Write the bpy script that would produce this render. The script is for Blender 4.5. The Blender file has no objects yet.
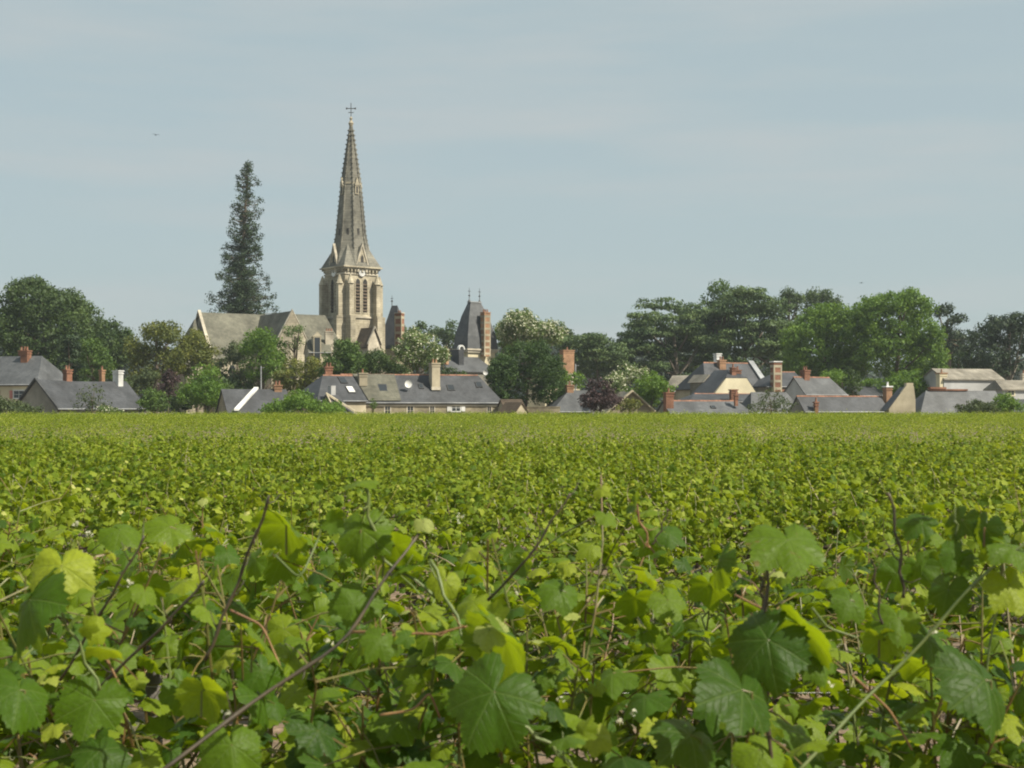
import bpy, math, random
import numpy as np
from mathutils import Vector, Matrix

random.seed(7)
RNG = np.random.default_rng(7)
SC = bpy.context.scene
COL = SC.collection
R = math.radians

# ------------------------------------------------------------------ camera
EYE = 1.85
F = 1422.0                       # focal length in pixels of the 1024 px wide frame
HOR = 408.0                      # pixel row of the horizon
cd = bpy.data.cameras.new("camera")
cam = bpy.data.objects.new("camera", cd)
COL.objects.link(cam)
cam.location = (0, 0, EYE)
cam.rotation_euler = (R(90), 0, 0)
cd.sensor_width = 36.0
cd.lens = F * 36.0 / 1024.0
cd.shift_y = (HOR - 384.0) / 1024.0
cd.clip_start = 0.05
cd.clip_end = 20000
cd.dof.use_dof = True
cd.dof.focus_distance = 60.0
cd.dof.aperture_fstop = 14.0
SC.camera = cam
SC.render.resolution_x = 1024
SC.render.resolution_y = 768

# ------------------------------------------------------------------ world, sun, exposure
SUN_AZ = math.atan2(0.88, -0.47)         # clockwise from +Y
SUN_EL = R(47)
w = bpy.data.worlds.new("World")
SC.world = w
w.use_nodes = True
nt = w.node_tree
nt.nodes.clear()
out = nt.nodes.new("ShaderNodeOutputWorld")
bg = nt.nodes.new("ShaderNodeBackground")
sky = nt.nodes.new("ShaderNodeTexSky")
sky.sky_type = 'NISHITA'
sky.sun_disc = False
sky.sun_elevation = SUN_EL
sky.sun_rotation = SUN_AZ
sky.dust_density = 2.0
sky.ozone_density = 1.5
sky.air_density = 1.0
SKY_STRENGTH = 0.083
# thin veil of high cloud mixed over the sky: pale grey, in long soft streaks
tc = nt.nodes.new("ShaderNodeTexCoord")
mp = nt.nodes.new("ShaderNodeMapping")
mp.inputs['Scale'].default_value = (1.2, 1.2, 9.0)
nz = nt.nodes.new("ShaderNodeTexNoise")
nz.inputs['Scale'].default_value = 3.2
nz.inputs['Detail'].default_value = 5
nz.inputs['Roughness'].default_value = 0.5
rr = nt.nodes.new("ShaderNodeMapRange")
rr.inputs['From Min'].default_value = 0.38
rr.inputs['From Max'].default_value = 0.72
rr.inputs['To Min'].default_value = 0.80
rr.inputs['To Max'].default_value = 0.94
mixc = nt.nodes.new("ShaderNodeMix")
mixc.data_type = 'RGBA'
veil = nt.nodes.new("ShaderNodeMix")
veil.data_type = 'RGBA'
veil.inputs['A'].default_value = (3.68, 4.45, 4.55, 1)
veil.inputs['B'].default_value = (4.08, 4.52, 4.58, 1)
L_ = nt.links.new
L_(tc.outputs['Generated'], mp.inputs['Vector'])
L_(mp.outputs['Vector'], nz.inputs['Vector'])
L_(nz.outputs['Fac'], rr.inputs['Value'])
L_(rr.outputs['Result'], mixc.inputs['Factor'])
rr2 = nt.nodes.new("ShaderNodeMapRange")
rr2.inputs['From Min'].default_value = 0.45
rr2.inputs['From Max'].default_value = 0.70
L_(nz.outputs['Fac'], rr2.inputs['Value'])
L_(rr2.outputs['Result'], veil.inputs['Factor'])
L_(sky.outputs['Color'], mixc.inputs['A'])
L_(veil.outputs['Result'], mixc.inputs['B'])
L_(mixc.outputs['Result'], bg.inputs['Color'])
bg.inputs['Strength'].default_value = SKY_STRENGTH
L_(bg.outputs['Background'], out.inputs['Surface'])

sd = bpy.data.lights.new("sun", 'SUN')
sd.energy = 5.0
sd.angle = R(0.6)
sd.color = (1.0, 0.92, 0.76)
sun = bpy.data.objects.new("sun", sd)
COL.objects.link(sun)
tosun = Vector((math.sin(SUN_AZ) * math.cos(SUN_EL), math.cos(SUN_AZ) * math.cos(SUN_EL), math.sin(SUN_EL)))
sun.rotation_euler = tosun.to_track_quat('Z', 'Y').to_euler()
sun.location = tosun * 500

SC.view_settings.view_transform = 'Standard'
SC.view_settings.look = 'None'
SC.view_settings.exposure = 0.6
SC.view_settings.gamma = 1.0
SC.view_settings.use_curve_mapping = False
SC.render.engine = 'CYCLES'
SC.cycles.filter_width = 2.0
SC.cycles.max_bounces = 6
SC.cycles.diffuse_bounces = 3
SC.cycles.glossy_bounces = 2
SC.cycles.transmission_bounces = 4
SC.cycles.volume_bounces = 0
SC.cycles.use_denoising = True
SC.cycles.denoiser = 'OPENIMAGEDENOISE'
SC.cycles.denoising_input_passes = 'RGB_ALBEDO_NORMAL'

# ------------------------------------------------------------------ helpers
def X(px, d): return (px - 512.0) / F * d
def Z(py, d): return EYE + (HOR - py) / F * d

def tag(o, label=None, cat=None, group=None, kind=None):
    if label: o['label'] = label
    if cat: o['category'] = cat
    if group: o['group'] = group
    if kind: o['kind'] = kind
    return o

def empty(name, loc, rz=0.0, label=None, cat=None, group=None):
    o = bpy.data.objects.new(name, None)
    o.empty_display_size = 0.2
    COL.objects.link(o)
    o.location = loc
    o.rotation_euler = (0, 0, rz)
    return tag(o, label, cat, group)

def np_mesh(name, V, Fs, mat, uv=None, attr=None, smooth=False):
    """V (n,3); Fs list of int arrays (m,k)"""
    me = bpy.data.meshes.new(name)
    V = np.asarray(V, dtype=np.float32)
    me.vertices.add(len(V))
    me.vertices.foreach_set('co', V.ravel())
    Fs = [np.asarray(f, dtype=np.int32) for f in Fs if len(f)]
    loops = np.concatenate([f.ravel() for f in Fs])
    sizes = np.concatenate([np.full(len(f), f.shape[1], dtype=np.int32) for f in Fs])
    starts = np.concatenate([[0], np.cumsum(sizes)[:-1]]).astype(np.int32)
    me.loops.add(len(loops))
    me.loops.foreach_set('vertex_index', loops)
    me.polygons.add(len(sizes))
    me.polygons.foreach_set('loop_start', starts)
    try:
        me.polygons.foreach_set('loop_total', sizes)
    except Exception:
        pass
    me.polygons.foreach_set('use_smooth', np.full(len(sizes), bool(smooth)))
    if uv is not None:
        l = me.uv_layers.new(name='leaf')
        l.data.foreach_set('uv', np.asarray(uv, dtype=np.float32)[loops].ravel())
    if attr is not None:
        a = me.attributes.new('rnd', 'FLOAT', 'POINT')
        a.data.foreach_set('value', np.asarray(attr, dtype=np.float32))
    me.update(calc_edges=True)
    if mat: me.materials.append(mat)
    return me

def link(name, me, parent=None, label=None):
    o = bpy.data.objects.new(name, me)
    COL.objects.link(o)
    if parent: o.parent = parent
    if label: o['label'] = label
    return o

def tube_np(path, rad, n=6):
    path = np.asarray(path, float)
    k = len(path)
    rad = np.broadcast_to(np.asarray(rad, float), (k,))
    t = np.gradient(path, axis=0)
    t /= np.linalg.norm(t, axis=1)[:, None] + 1e-9
    up = np.array([0.12, 0.93, 0.34])
    a = np.cross(t, up); a /= np.linalg.norm(a, axis=1)[:, None] + 1e-9
    b = np.cross(t, a)
    th = np.arange(n) * 2 * math.pi / n
    ring = a[:, None, :] * np.cos(th)[None, :, None] + b[:, None, :] * np.sin(th)[None, :, None]
    V = path[:, None, :] + ring * rad[:, None, None]
    V = V.reshape(-1, 3)
    i = np.arange(k - 1)[:, None] * n; j = np.arange(n)[None, :]; j2 = (j + 1) % n
    Fq = np.stack([i + j, i + j2, i + n + j2, i + n + j], -1).reshape(-1, 4)
    V = np.vstack([V, path[:1], path[-1:]])
    c0 = k * n; c1 = c0 + 1
    jj = np.arange(n); jn = (jj + 1) % n
    Ft = np.vstack([np.stack([np.full(n, c0), jn, jj], -1),
                    np.stack([np.full(n, c1), (k - 1) * n + jj, (k - 1) * n + jn], -1)])
    return V, Fq, Ft

class MB:
    """collects pieces of ONE part"""
    def __init__(s): s.v = []; s.f = {}; s.n = 0
    def add(s, V, *Fs):
        V = np.asarray(V, float)
        for f in Fs:
            f = np.asarray(f, int)
            s.f.setdefault(f.shape[1], []).append(f + s.n)
        s.v.append(V); s.n += len(V)
        return s
    def box(s, x0, x1, y0, y1, z0, z1):
        V = [(x0,y0,z0),(x1,y0,z0),(x1,y1,z0),(x0,y1,z0),(x0,y0,z1),(x1,y0,z1),(x1,y1,z1),(x0,y1,z1)]
        return s.add(V, [(0,3,2,1),(4,5,6,7),(0,1,5,4),(1,2,6,5),(2,3,7,6),(3,0,4,7)])
    def tube(s, path, rad, n=6):
        V, a, b = tube_np(path, rad, n)
        return s.add(V, a, b)
    def prism(s, pts, off):
        """closed polygon pts (3D) extruded by vector off"""
        pts = np.asarray(pts, float); off = np.asarray(off, float); k = len(pts)
        V = np.vstack([pts, pts + off])
        side = [(i, (i + 1) % k, k + (i + 1) % k, k + i) for i in range(k)]
        s.add(V, side)
        base = s.n - 2 * k
        s.f.setdefault(k, []).append(np.array([list(range(k))[::-1]]) + base)
        s.f.setdefault(k, []).append(np.array([list(range(k, 2 * k))]) + base)
        return s
    def frustum(s, cx, cy, z0, z1, r0, r1, n=8, ph=0.0):
        th = ph + np.arange(n) * 2 * math.pi / n
        a = np.stack([cx + r0 * np.cos(th), cy + r0 * np.sin(th), np.full(n, z0)], -1)
        b = np.stack([cx + r1 * np.cos(th), cy + r1 * np.sin(th), np.full(n, z1)], -1)
        V = np.vstack([a, b])
        s.add(V, [(i, (i + 1) % n, n + (i + 1) % n, n + i) for i in range(n)])
        base = s.n - 2 * n
        s.f.setdefault(n, []).append(np.array([list(range(n))[::-1]]) + base)
        s.f.setdefault(n, []).append(np.array([list(range(n, 2 * n))]) + base)
        return s
    def build(s, name, mat, parent=None, label=None, smooth=False):
        me = np_mesh(name, np.vstack(s.v), [np.vstack(f) for f in s.f.values()], mat, smooth=smooth)
        return link(name, me, parent, label)

# ------------------------------------------------------------------ materials
def newmat(name):
    m = bpy.data.materials.new(name); m.use_nodes = True
    nt = m.node_tree; b = nt.nodes['Principled BSDF']
    return m, nt, b

def ramp(nt, stops):
    r = nt.nodes.new("ShaderNodeValToRGB")
    e = r.color_ramp.elements
    while len(e) < len(stops): e.new(0.5)
    for i, (p, c) in enumerate(stops):
        e[i].position = p; e[i].color = (*c, 1)
    return r

def rough_mat(name, c1, c2, scale=1.5, rough=0.85, bump=0.3, courses=None, detail=8, streak=None, spec=0.3):
    """mottled mineral surface: two tones by noise at two scales, optional courses (w, h, mortar darkening)"""
    m, nt, b = newmat(name)
    tc = nt.nodes.new("ShaderNodeTexCoord")
    n1 = nt.nodes.new("ShaderNodeTexNoise"); n1.inputs['Scale'].default_value = scale
    n1.inputs['Detail'].default_value = detail; n1.inputs['Roughness'].default_value = 0.65
    nt.links.new(tc.outputs['Object'], n1.inputs['Vector'])
    r = ramp(nt, [(0.3, c1), (0.7, c2)])
    nt.links.new(n1.outputs['Fac'], r.inputs['Fac'])
    col = r.outputs['Color']
    n2 = nt.nodes.new("ShaderNodeTexNoise"); n2.inputs['Scale'].default_value = scale * 0.22
    n2.inputs['Detail'].default_value = 3
    nt.links.new(tc.outputs['Object'], n2.inputs['Vector'])
    mr = nt.nodes.new("ShaderNodeMapRange")
    mr.inputs['From Min'].default_value = 0.3; mr.inputs['From Max'].default_value = 0.7
    mr.inputs['To Min'].default_value = 0.62; mr.inputs['To Max'].default_value = 1.3
    nt.links.new(n2.outputs['Fac'], mr.inputs['Value'])
    mx = nt.nodes.new("ShaderNodeMix"); mx.data_type = 'RGBA'; mx.blend_type = 'MULTIPLY'
    mx.inputs['Factor'].default_value = 1.0
    nt.links.new(col, mx.inputs['A']); nt.links.new(mr.outputs['Result'], mx.inputs['B'])
    col = mx.outputs['Result']
    if courses:
        wd, h, k = courses
        # courses follow height; joints alternate
        br = nt.nodes.new("ShaderNodeTexBrick")
        br.inputs['Scale'].default_value = 1.0
        br.inputs['Brick Width'].default_value = wd
        br.inputs['Row Height'].default_value = h
        br.inputs['Mortar Size'].default_value = 0.03 * max(1, h * 3)
        br.inputs['Color1'].default_value = (1, 1, 1, 1)
        br.inputs['Color2'].default_value = (0.82, 0.82, 0.84, 1)
        br.inputs['Mortar'].default_value = (k, k, k, 1)
        sx = nt.nodes.new("ShaderNodeSeparateXYZ"); cx = nt.nodes.new("ShaderNodeCombineXYZ")
        ad = nt.nodes.new("ShaderNodeMath"); ad.operation = 'ADD'
        nt.links.new(tc.outputs['Object'], sx.inputs[0])
        nt.links.new(sx.outputs['X'], ad.inputs[0]); nt.links.new(sx.outputs['Y'], ad.inputs[1])
        nt.links.new(ad.outputs[0], cx.inputs['X']); nt.links.new(sx.outputs['Z'], cx.inputs['Y'])
        nt.links.new(cx.outputs[0], br.inputs['Vector'])
        mx2 = nt.nodes.new("ShaderNodeMix"); mx2.data_type = 'RGBA'; mx2.blend_type = 'MULTIPLY'
        mx2.inputs['Factor'].default_value = 1.0
        nt.links.new(col, mx2.inputs['A']); nt.links.new(br.outputs['Color'], mx2.inputs['B'])
        col = mx2.outputs['Result']
    nt.links.new(col, b.inputs['Base Color'])
    b.inputs['Roughness'].default_value = rough
    b.inputs['Specular IOR Level'].default_value = spec
    bp = nt.nodes.new("ShaderNodeBump"); bp.inputs['Strength'].default_value = bump; bp.inputs['Distance'].default_value = 0.05
    nt.links.new(n1.outputs['Fac'], bp.inputs['Height']); nt.links.new(bp.outputs['Normal'], b.inputs['Normal'])
    return m

M = {}
M['stone'] = rough_mat('church_stone', (0.294, 0.260, 0.187), (0.497, 0.446, 0.337), 1.2, courses=(1.0, 0.42, 0.72))
M['spire_stone'] = rough_mat('spire_stone', (0.110, 0.106, 0.088), (0.232, 0.221, 0.181), 0.9, courses=(1.1, 0.45, 0.7))
M['white_stone'] = rough_mat('white_stone', (0.360, 0.321, 0.252), (0.490, 0.447, 0.364), 2.0)
M['rubble'] = rough_mat('rubble_wall', (0.208, 0.176, 0.120), (0.336, 0.296, 0.208), 2.5, courses=(0.5, 0.25, 0.8))
M['render'] = rough_mat('lime_render', (0.320, 0.280, 0.200), (0.416, 0.368, 0.272), 1.2)
M['cream'] = rough_mat('cream_render', (0.527, 0.468, 0.323), (0.612, 0.552, 0.399), 0.8)
M['grey_render'] = rough_mat('grey_render', (0.170, 0.162, 0.136), (0.246, 0.230, 0.196), 1.0)
M['pale_wall'] = rough_mat('pale_wall', (0.357, 0.357, 0.357), (0.442, 0.442, 0.442), 1.0)
M['slate'] = rough_mat('slate', (0.034, 0.037, 0.043), (0.070, 0.073, 0.080), 2.2, rough=0.6, courses=(0.35, 0.22, 0.75), spec=0.45)
M['slate_light'] = rough_mat('weathered_slate', (0.060, 0.064, 0.070), (0.106, 0.111, 0.116), 2.0, rough=0.65, courses=(0.35, 0.22, 0.8), spec=0.45)
M['slate_lichen'] = rough_mat('lichen_slate', (0.096, 0.095, 0.073), (0.176, 0.170, 0.130), 1.6, rough=0.8, courses=(0.4, 0.25, 0.8))
M['stone_roof'] = rough_mat('old_pale_roof', (0.187, 0.170, 0.136), (0.323, 0.297, 0.246), 1.4, courses=(0.4, 0.3, 0.8))
M['tile_brown'] = rough_mat('brown_tile', (0.065, 0.047, 0.033), (0.119, 0.088, 0.059), 2.0, courses=(0.3, 0.25, 0.7))
M['brick'] = rough_mat('red_brick', (0.119, 0.055, 0.035), (0.196, 0.099, 0.062), 4.0, courses=(0.24, 0.09, 1.5))
M['brick_orange'] = rough_mat('orange_brick', (0.206, 0.114, 0.064), (0.288, 0.175, 0.106), 3.0, courses=(0.24, 0.09, 1.3))
M['terracotta'] = rough_mat('terracotta', (0.187, 0.089, 0.055), (0.289, 0.153, 0.102), 5.0)
M['white'] = rough_mat('white_paint', (0.578, 0.578, 0.561), (0.680, 0.680, 0.663), 2.0, rough=0.5)
M['pink_paint'] = rough_mat('faded_red_paint', (0.32, 0.13, 0.11), (0.42, 0.18, 0.15), 2.0, rough=0.6)
M['zinc'] = rough_mat('zinc', (0.22, 0.23, 0.24), (0.32, 0.33, 0.34), 2.0, rough=0.45)
M['dark'] = rough_mat('dark_louvre', (0.03, 0.03, 0.03), (0.06, 0.055, 0.05), 3.0)
M['iron'] = rough_mat('iron', (0.04, 0.04, 0.04), (0.08, 0.08, 0.08), 3.0, rough=0.5)
M['wire'] = rough_mat('galvanised_wire', (0.30, 0.30, 0.29), (0.45, 0.45, 0.44), 20.0, rough=0.4)
M['post'] = rough_mat('weathered_wood', (0.10, 0.09, 0.08), (0.20, 0.185, 0.17), 12.0)
M['soil'] = None
M['bark'] = rough_mat('bark', (0.07, 0.055, 0.04), (0.15, 0.12, 0.09), 3.0, bump=0.8)
M['bark_pale'] = rough_mat('pale_bark', (0.150, 0.128, 0.105), (0.240, 0.210, 0.173), 3.0, bump=0.8)
M['vine_bark'] = rough_mat('vine_bark', (0.08, 0.06, 0.045), (0.19, 0.15, 0.11), 30.0, bump=1.0)
M['bird'] = rough_mat('bird_feather', (0.02, 0.02, 0.025), (0.05, 0.05, 0.055), 8.0)
m, nt_, b_ = newmat('window_glass')
b_.inputs['Base Color'].default_value = (0.03, 0.035, 0.04, 1); b_.inputs['Roughness'].default_value = 0.08
M['glass'] = m

def leaf_mat(name, stops, trans=(0.16, 0.26, 0.03), tfac=0.35, rough=0.5, veins=False, spec=0.35, big=0.05, sheen=None):
    m, nt, b = newmat(name)
    lk = nt.links.new
    at = nt.nodes.new("ShaderNodeAttribute"); at.attribute_name = 'rnd'
    geo = nt.nodes.new("ShaderNodeNewGeometry")
    n = nt.nodes.new("ShaderNodeTexNoise"); n.inputs['Scale'].default_value = big; n.inputs['Detail'].default_value = 2
    lk(geo.outputs['Position'], n.inputs['Vector'])
    ma = nt.nodes.new("ShaderNodeMath"); ma.operation = 'MULTIPLY_ADD'
    ma.inputs[1].default_value = 0.7; ma.inputs[2].default_value = -0.35
    lk(n.outputs['Fac'], ma.inputs[0])
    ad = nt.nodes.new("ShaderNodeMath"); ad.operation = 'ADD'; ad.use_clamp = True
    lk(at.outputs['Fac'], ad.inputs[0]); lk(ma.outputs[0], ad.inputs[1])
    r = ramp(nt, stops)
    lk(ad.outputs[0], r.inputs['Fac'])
    col = r.outputs['Color']
    if veins:
        uv = nt.nodes.new("ShaderNodeUVMap"); uv.uv_map = 'leaf'
        mn = None
        for ang in (90, 38, 142, -18, 198):
            dx, dy = math.cos(R(ang)), math.sin(R(ang))
            dt = nt.nodes.new("ShaderNodeVectorMath"); dt.operation = 'DOT_PRODUCT'; dt.inputs[1].default_value = (dx, dy, 0)
            cr = nt.nodes.new("ShaderNodeVectorMath"); cr.operation = 'DOT_PRODUCT'; cr.inputs[1].default_value = (-dy, dx, 0)
            lk(uv.outputs[0], dt.inputs[0]); lk(uv.outputs[0], cr.inputs[0])
            ab = nt.nodes.new("ShaderNodeMath"); ab.operation = 'ABSOLUTE'; lk(cr.outputs['Value'], ab.inputs[0])
            # behind the ray start the distance is large
            ng = nt.nodes.new("ShaderNodeMath"); ng.operation = 'LESS_THAN'; ng.inputs[1].default_value = 0.0; lk(dt.outputs['Value'], ng.inputs[0])
            a2 = nt.nodes.new("ShaderNodeMath"); a2.operation = 'ADD'; lk(ab.outputs[0], a2.inputs[0]); lk(ng.outputs[0], a2.inputs[1])
            # side veins: chevrons off the ray
            sv = nt.nodes.new("ShaderNodeMath"); sv.operation = 'MULTIPLY_ADD'; sv.inputs[1].default_value = -0.75
            lk(ab.outputs[0], sv.inputs[0]); lk(dt.outputs['Value'], sv.inputs[2])
            if mn is None:
                mn, sd_ = a2.outputs[0], sv.outputs[0]
            else:
                lt = nt.nodes.new("ShaderNodeMath"); lt.operation = 'LESS_THAN'; lk(a2.outputs[0], lt.inputs[0]); lk(mn, lt.inputs[1])
                m2 = nt.nodes.new("ShaderNodeMath"); m2.operation = 'MINIMUM'; lk(mn, m2.inputs[0]); lk(a2.outputs[0], m2.inputs[1])
                mxx = nt.nodes.new("ShaderNodeMix"); lk(lt.outputs[0], mxx.inputs['Factor']); lk(sd_, mxx.inputs['A']); lk(sv.outputs[0], mxx.inputs['B'])
                mn, sd_ = m2.outputs[0], mxx.outputs['Result']
        v1 = nt.nodes.new("ShaderNodeMapRange"); v1.inputs['From Min'].default_value = 0.006; v1.inputs['From Max'].default_value = 0.022
        v1.inputs['To Min'].default_value = 1; v1.inputs['To Max'].default_value = 0
        lk(mn, v1.inputs['Value'])
        pp = nt.nodes.new("ShaderNodeMath"); pp.operation = 'PINGPONG'; pp.inputs[1].default_value = 0.075; lk(sd_, pp.inputs[0])
        v2 = nt.nodes.new("ShaderNodeMapRange"); v2.inputs['From Min'].default_value = 0.0; v2.inputs['From Max'].default_value = 0.014
        v2.inputs['To Min'].default_value = 0.55; v2.inputs['To Max'].default_value = 0
        lk(pp.outputs[0], v2.inputs['Value'])
        vm = nt.nodes.new("ShaderNodeMath"); vm.operation = 'MAXIMUM'; lk(v1.outputs['Result'], vm.inputs[0]); lk(v2.outputs['Result'], vm.inputs[1])
        n3 = nt.nodes.new("ShaderNodeTexNoise"); n3.inputs['Scale'].default_value = 7; n3.inputs['Detail'].default_value = 4
        lk(uv.outputs[0], n3.inputs['Vector'])
        mr3 = nt.nodes.new("ShaderNodeMapRange"); mr3.inputs['To Min'].default_value = 0.6; mr3.inputs['To Max'].default_value = 1.4
        lk(n3.outputs['Fac'], mr3.inputs['Value'])
        mu = nt.nodes.new("ShaderNodeMix"); mu.data_type = 'RGBA'; mu.blend_type = 'MULTIPLY'; mu.inputs['Factor'].default_value = 1
        lk(col, mu.inputs['A']); lk(mr3.outputs['Result'], mu.inputs['B'])
        mc = nt.nodes.new("ShaderNodeMix"); mc.data_type = 'RGBA'
        mf = nt.nodes.new("ShaderNodeMath"); mf.operation = 'MULTIPLY'; mf.inputs[1].default_value = 0.24; lk(vm.outputs[0], mf.inputs[0])
        lk(mf.outputs[0], mc.inputs['Factor']); lk(mu.outputs['Result'], mc.inputs['A'])
        mc.inputs['B'].default_value = (0.22, 0.30, 0.10, 1)
        # brown scorched spots, unevenly spread over the plants
        n5 = nt.nodes.new("ShaderNodeTexNoise"); n5.inputs['Scale'].default_value = 55; n5.inputs['Detail'].default_value = 3
        n6 = nt.nodes.new("ShaderNodeTexNoise"); n6.inputs['Scale'].default_value = 5
        tco = nt.nodes.new("ShaderNodeTexCoord"); lk(tco.outputs['Object'], n5.inputs['Vector']); lk(tco.outputs['Object'], n6.inputs['Vector'])
        mm = nt.nodes.new("ShaderNodeMath"); mm.operation = 'MULTIPLY'; lk(n5.outputs['Fac'], mm.inputs[0]); lk(n6.outputs['Fac'], mm.inputs[1])
        sp_ = nt.nodes.new("ShaderNodeMapRange"); sp_.inputs['From Min'].default_value = 0.445; sp_.inputs['From Max'].default_value = 0.48; sp_.inputs['To Max'].default_value = 0.7
        lk(mm.outputs[0], sp_.inputs['Value'])
        md = nt.nodes.new("ShaderNodeMix"); md.data_type = 'RGBA'; lk(sp_.outputs['Result'], md.inputs['Factor']); lk(mc.outputs['Result'], md.inputs['A']); md.inputs['B'].default_value = (0.16, 0.10, 0.04, 1)
        col = md.outputs['Result']
        bp = nt.nodes.new("ShaderNodeBump"); bp.inputs['Strength'].default_value = 0.4; bp.inputs['Distance'].default_value = 0.008
        bp.invert = True
        sm = nt.nodes.new("ShaderNodeMath"); sm.operation = 'MULTIPLY_ADD'; sm.inputs[1].default_value = 0.6
        lk(n3.outputs['Fac'], sm.inputs[0]); lk(vm.outputs[0], sm.inputs[2])
        lk(sm.outputs[0], bp.inputs['Height']); lk(bp.outputs['Normal'], b.inputs['Normal'])
    # underside of a leaf is paler and duller
    bk = nt.nodes.new("ShaderNodeMix"); bk.data_type = 'RGBA'
    mb = nt.nodes.new("ShaderNodeMath"); mb.operation = 'MULTIPLY'; mb.inputs[1].default_value = 0.28 if veins else 0.0
    lk(geo.outputs['Backfacing'], mb.inputs[0]); lk(mb.outputs[0], bk.inputs['Factor'])
    lk(col, bk.inputs['A']); bk.inputs['B'].default_value = (0.12, 0.18, 0.035, 1)
    lk(bk.outputs['Result'], b.inputs['Base Color'])
    b.inputs['Roughness'].default_value = rough
    b.inputs['Specular IOR Level'].default_value = spec
    tr = nt.nodes.new("ShaderNodeBsdfTranslucent")
    tm = nt.nodes.new("ShaderNodeMix"); tm.data_type = 'RGBA'; tm.inputs['Factor'].default_value = 0.5
    tm.inputs['A'].default_value = (*trans, 1)
    sc_ = nt.nodes.new("ShaderNodeMix"); sc_.data_type = 'RGBA'; sc_.blend_type = 'MULTIPLY'; sc_.inputs['Factor'].default_value = 1
    lk(col, sc_.inputs['A']); sc_.inputs['B'].default_value = (2.0, 1.8, 0.9, 1)
    lk(sc_.outputs['Result'], tm.inputs['B'])
    lk(tm.outputs['Result'], tr.inputs['Color'])
    ms = nt.nodes.new("ShaderNodeMixShader"); ms.inputs[0].default_value = tfac
    o = [x for x in nt.nodes if x.type == 'OUTPUT_MATERIAL'][0]
    lk(b.outputs[0], ms.inputs[1]); lk(tr.outputs[0], ms.inputs[2]); lk(ms.outputs[0], o.inputs['Surface'])
    return m

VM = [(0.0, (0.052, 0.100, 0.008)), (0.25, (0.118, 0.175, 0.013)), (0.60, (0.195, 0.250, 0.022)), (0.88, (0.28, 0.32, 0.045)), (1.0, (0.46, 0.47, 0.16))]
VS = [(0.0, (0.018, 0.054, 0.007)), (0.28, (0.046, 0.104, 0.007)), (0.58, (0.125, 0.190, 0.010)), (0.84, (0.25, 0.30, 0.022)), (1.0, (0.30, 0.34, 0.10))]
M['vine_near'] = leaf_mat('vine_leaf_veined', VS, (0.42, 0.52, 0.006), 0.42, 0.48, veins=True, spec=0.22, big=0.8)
M['vine_leaf'] = leaf_mat('vine_leaf', VM, (0.30, 0.38, 0.02), 0.38, 0.55, spec=0.15, big=0.25)
def green(name, dark, mid, light, tf=0.22, big=0.12, rough=0.6):
    M[name] = leaf_mat(name, [(0.0, dark), (0.5, mid), (1.0, light)], (light[0] * 1.2, light[1] * 1.2, light[2] * 0.8), tf, rough, big=big)
green('dark_green', (0.018, 0.038, 0.010), (0.042, 0.076, 0.018), (0.078, 0.122, 0.026))
green('conifer', (0.010, 0.026, 0.010), (0.026, 0.050, 0.018), (0.052, 0.084, 0.030), 0.1)
green('cedar', (0.024, 0.054, 0.016), (0.062, 0.105, 0.032), (0.125, 0.180, 0.055), 0.14)
green('mid_green', (0.030, 0.065, 0.013), (0.060, 0.112, 0.020), (0.105, 0.168, 0.028))
green('bright_green', (0.042, 0.095, 0.012), (0.085, 0.160, 0.020), (0.145, 0.235, 0.032), 0.32)
green('golden_green', (0.035, 0.055, 0.012), (0.095, 0.115, 0.020), (0.19, 0.20, 0.035), 0.25)
green('olive_green', (0.030, 0.050, 0.020), (0.055, 0.080, 0.028), (0.085, 0.110, 0.038))
green('catalpa', (0.045, 0.085, 0.018), (0.095, 0.150, 0.038), (0.20, 0.25, 0.10), 0.25)
green('purple', (0.020, 0.012, 0.014), (0.045, 0.026, 0.028), (0.085, 0.050, 0.050), 0.1)
green('far_wood', (0.020, 0.040, 0.026), (0.035, 0.060, 0.036), (0.060, 0.085, 0.050), 0.1)
green('blossom_white', (0.38, 0.38, 0.28), (0.50, 0.50, 0.38), (0.62, 0.62, 0.50), 0.2)

def stem_mat(name, c1, c2, sc=25):
    m, nt, b = newmat(name)
    n = nt.nodes.new("ShaderNodeTexNoise"); n.inputs['Scale'].default_value = sc
    tc = nt.nodes.new("ShaderNodeTexCoord"); nt.links.new(tc.outputs['Object'], n.inputs['Vector'])
    r = ramp(nt, [(0.35, c1), (0.65, c2)]); nt.links.new(n.outputs['Fac'], r.inputs['Fac'])
    nt.links.new(r.outputs['Color'], b.inputs['Base Color']); b.inputs['Roughness'].default_value = 0.5
    return m
M['shoot'] = stem_mat('shoot_green_red', (0.095, 0.125, 0.025), (0.145, 0.085, 0.03), 6)
M['cane_dark'] = stem_mat('cane_dark', (0.035, 0.028, 0.018), (0.075, 0.055, 0.03))
M['cane_green'] = stem_mat('cane_green', (0.085, 0.12, 0.03), (0.13, 0.16, 0.045))
M['cane_red'] = stem_mat('cane_red', (0.16, 0.075, 0.035), (0.26, 0.15, 0.06))

# ------------------------------------------------------------------ ground
def gz(y):
    """the field rises very gently towards the village"""
    return float(np.interp(y, [10, 148], [0.0, 0.38]))

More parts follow.
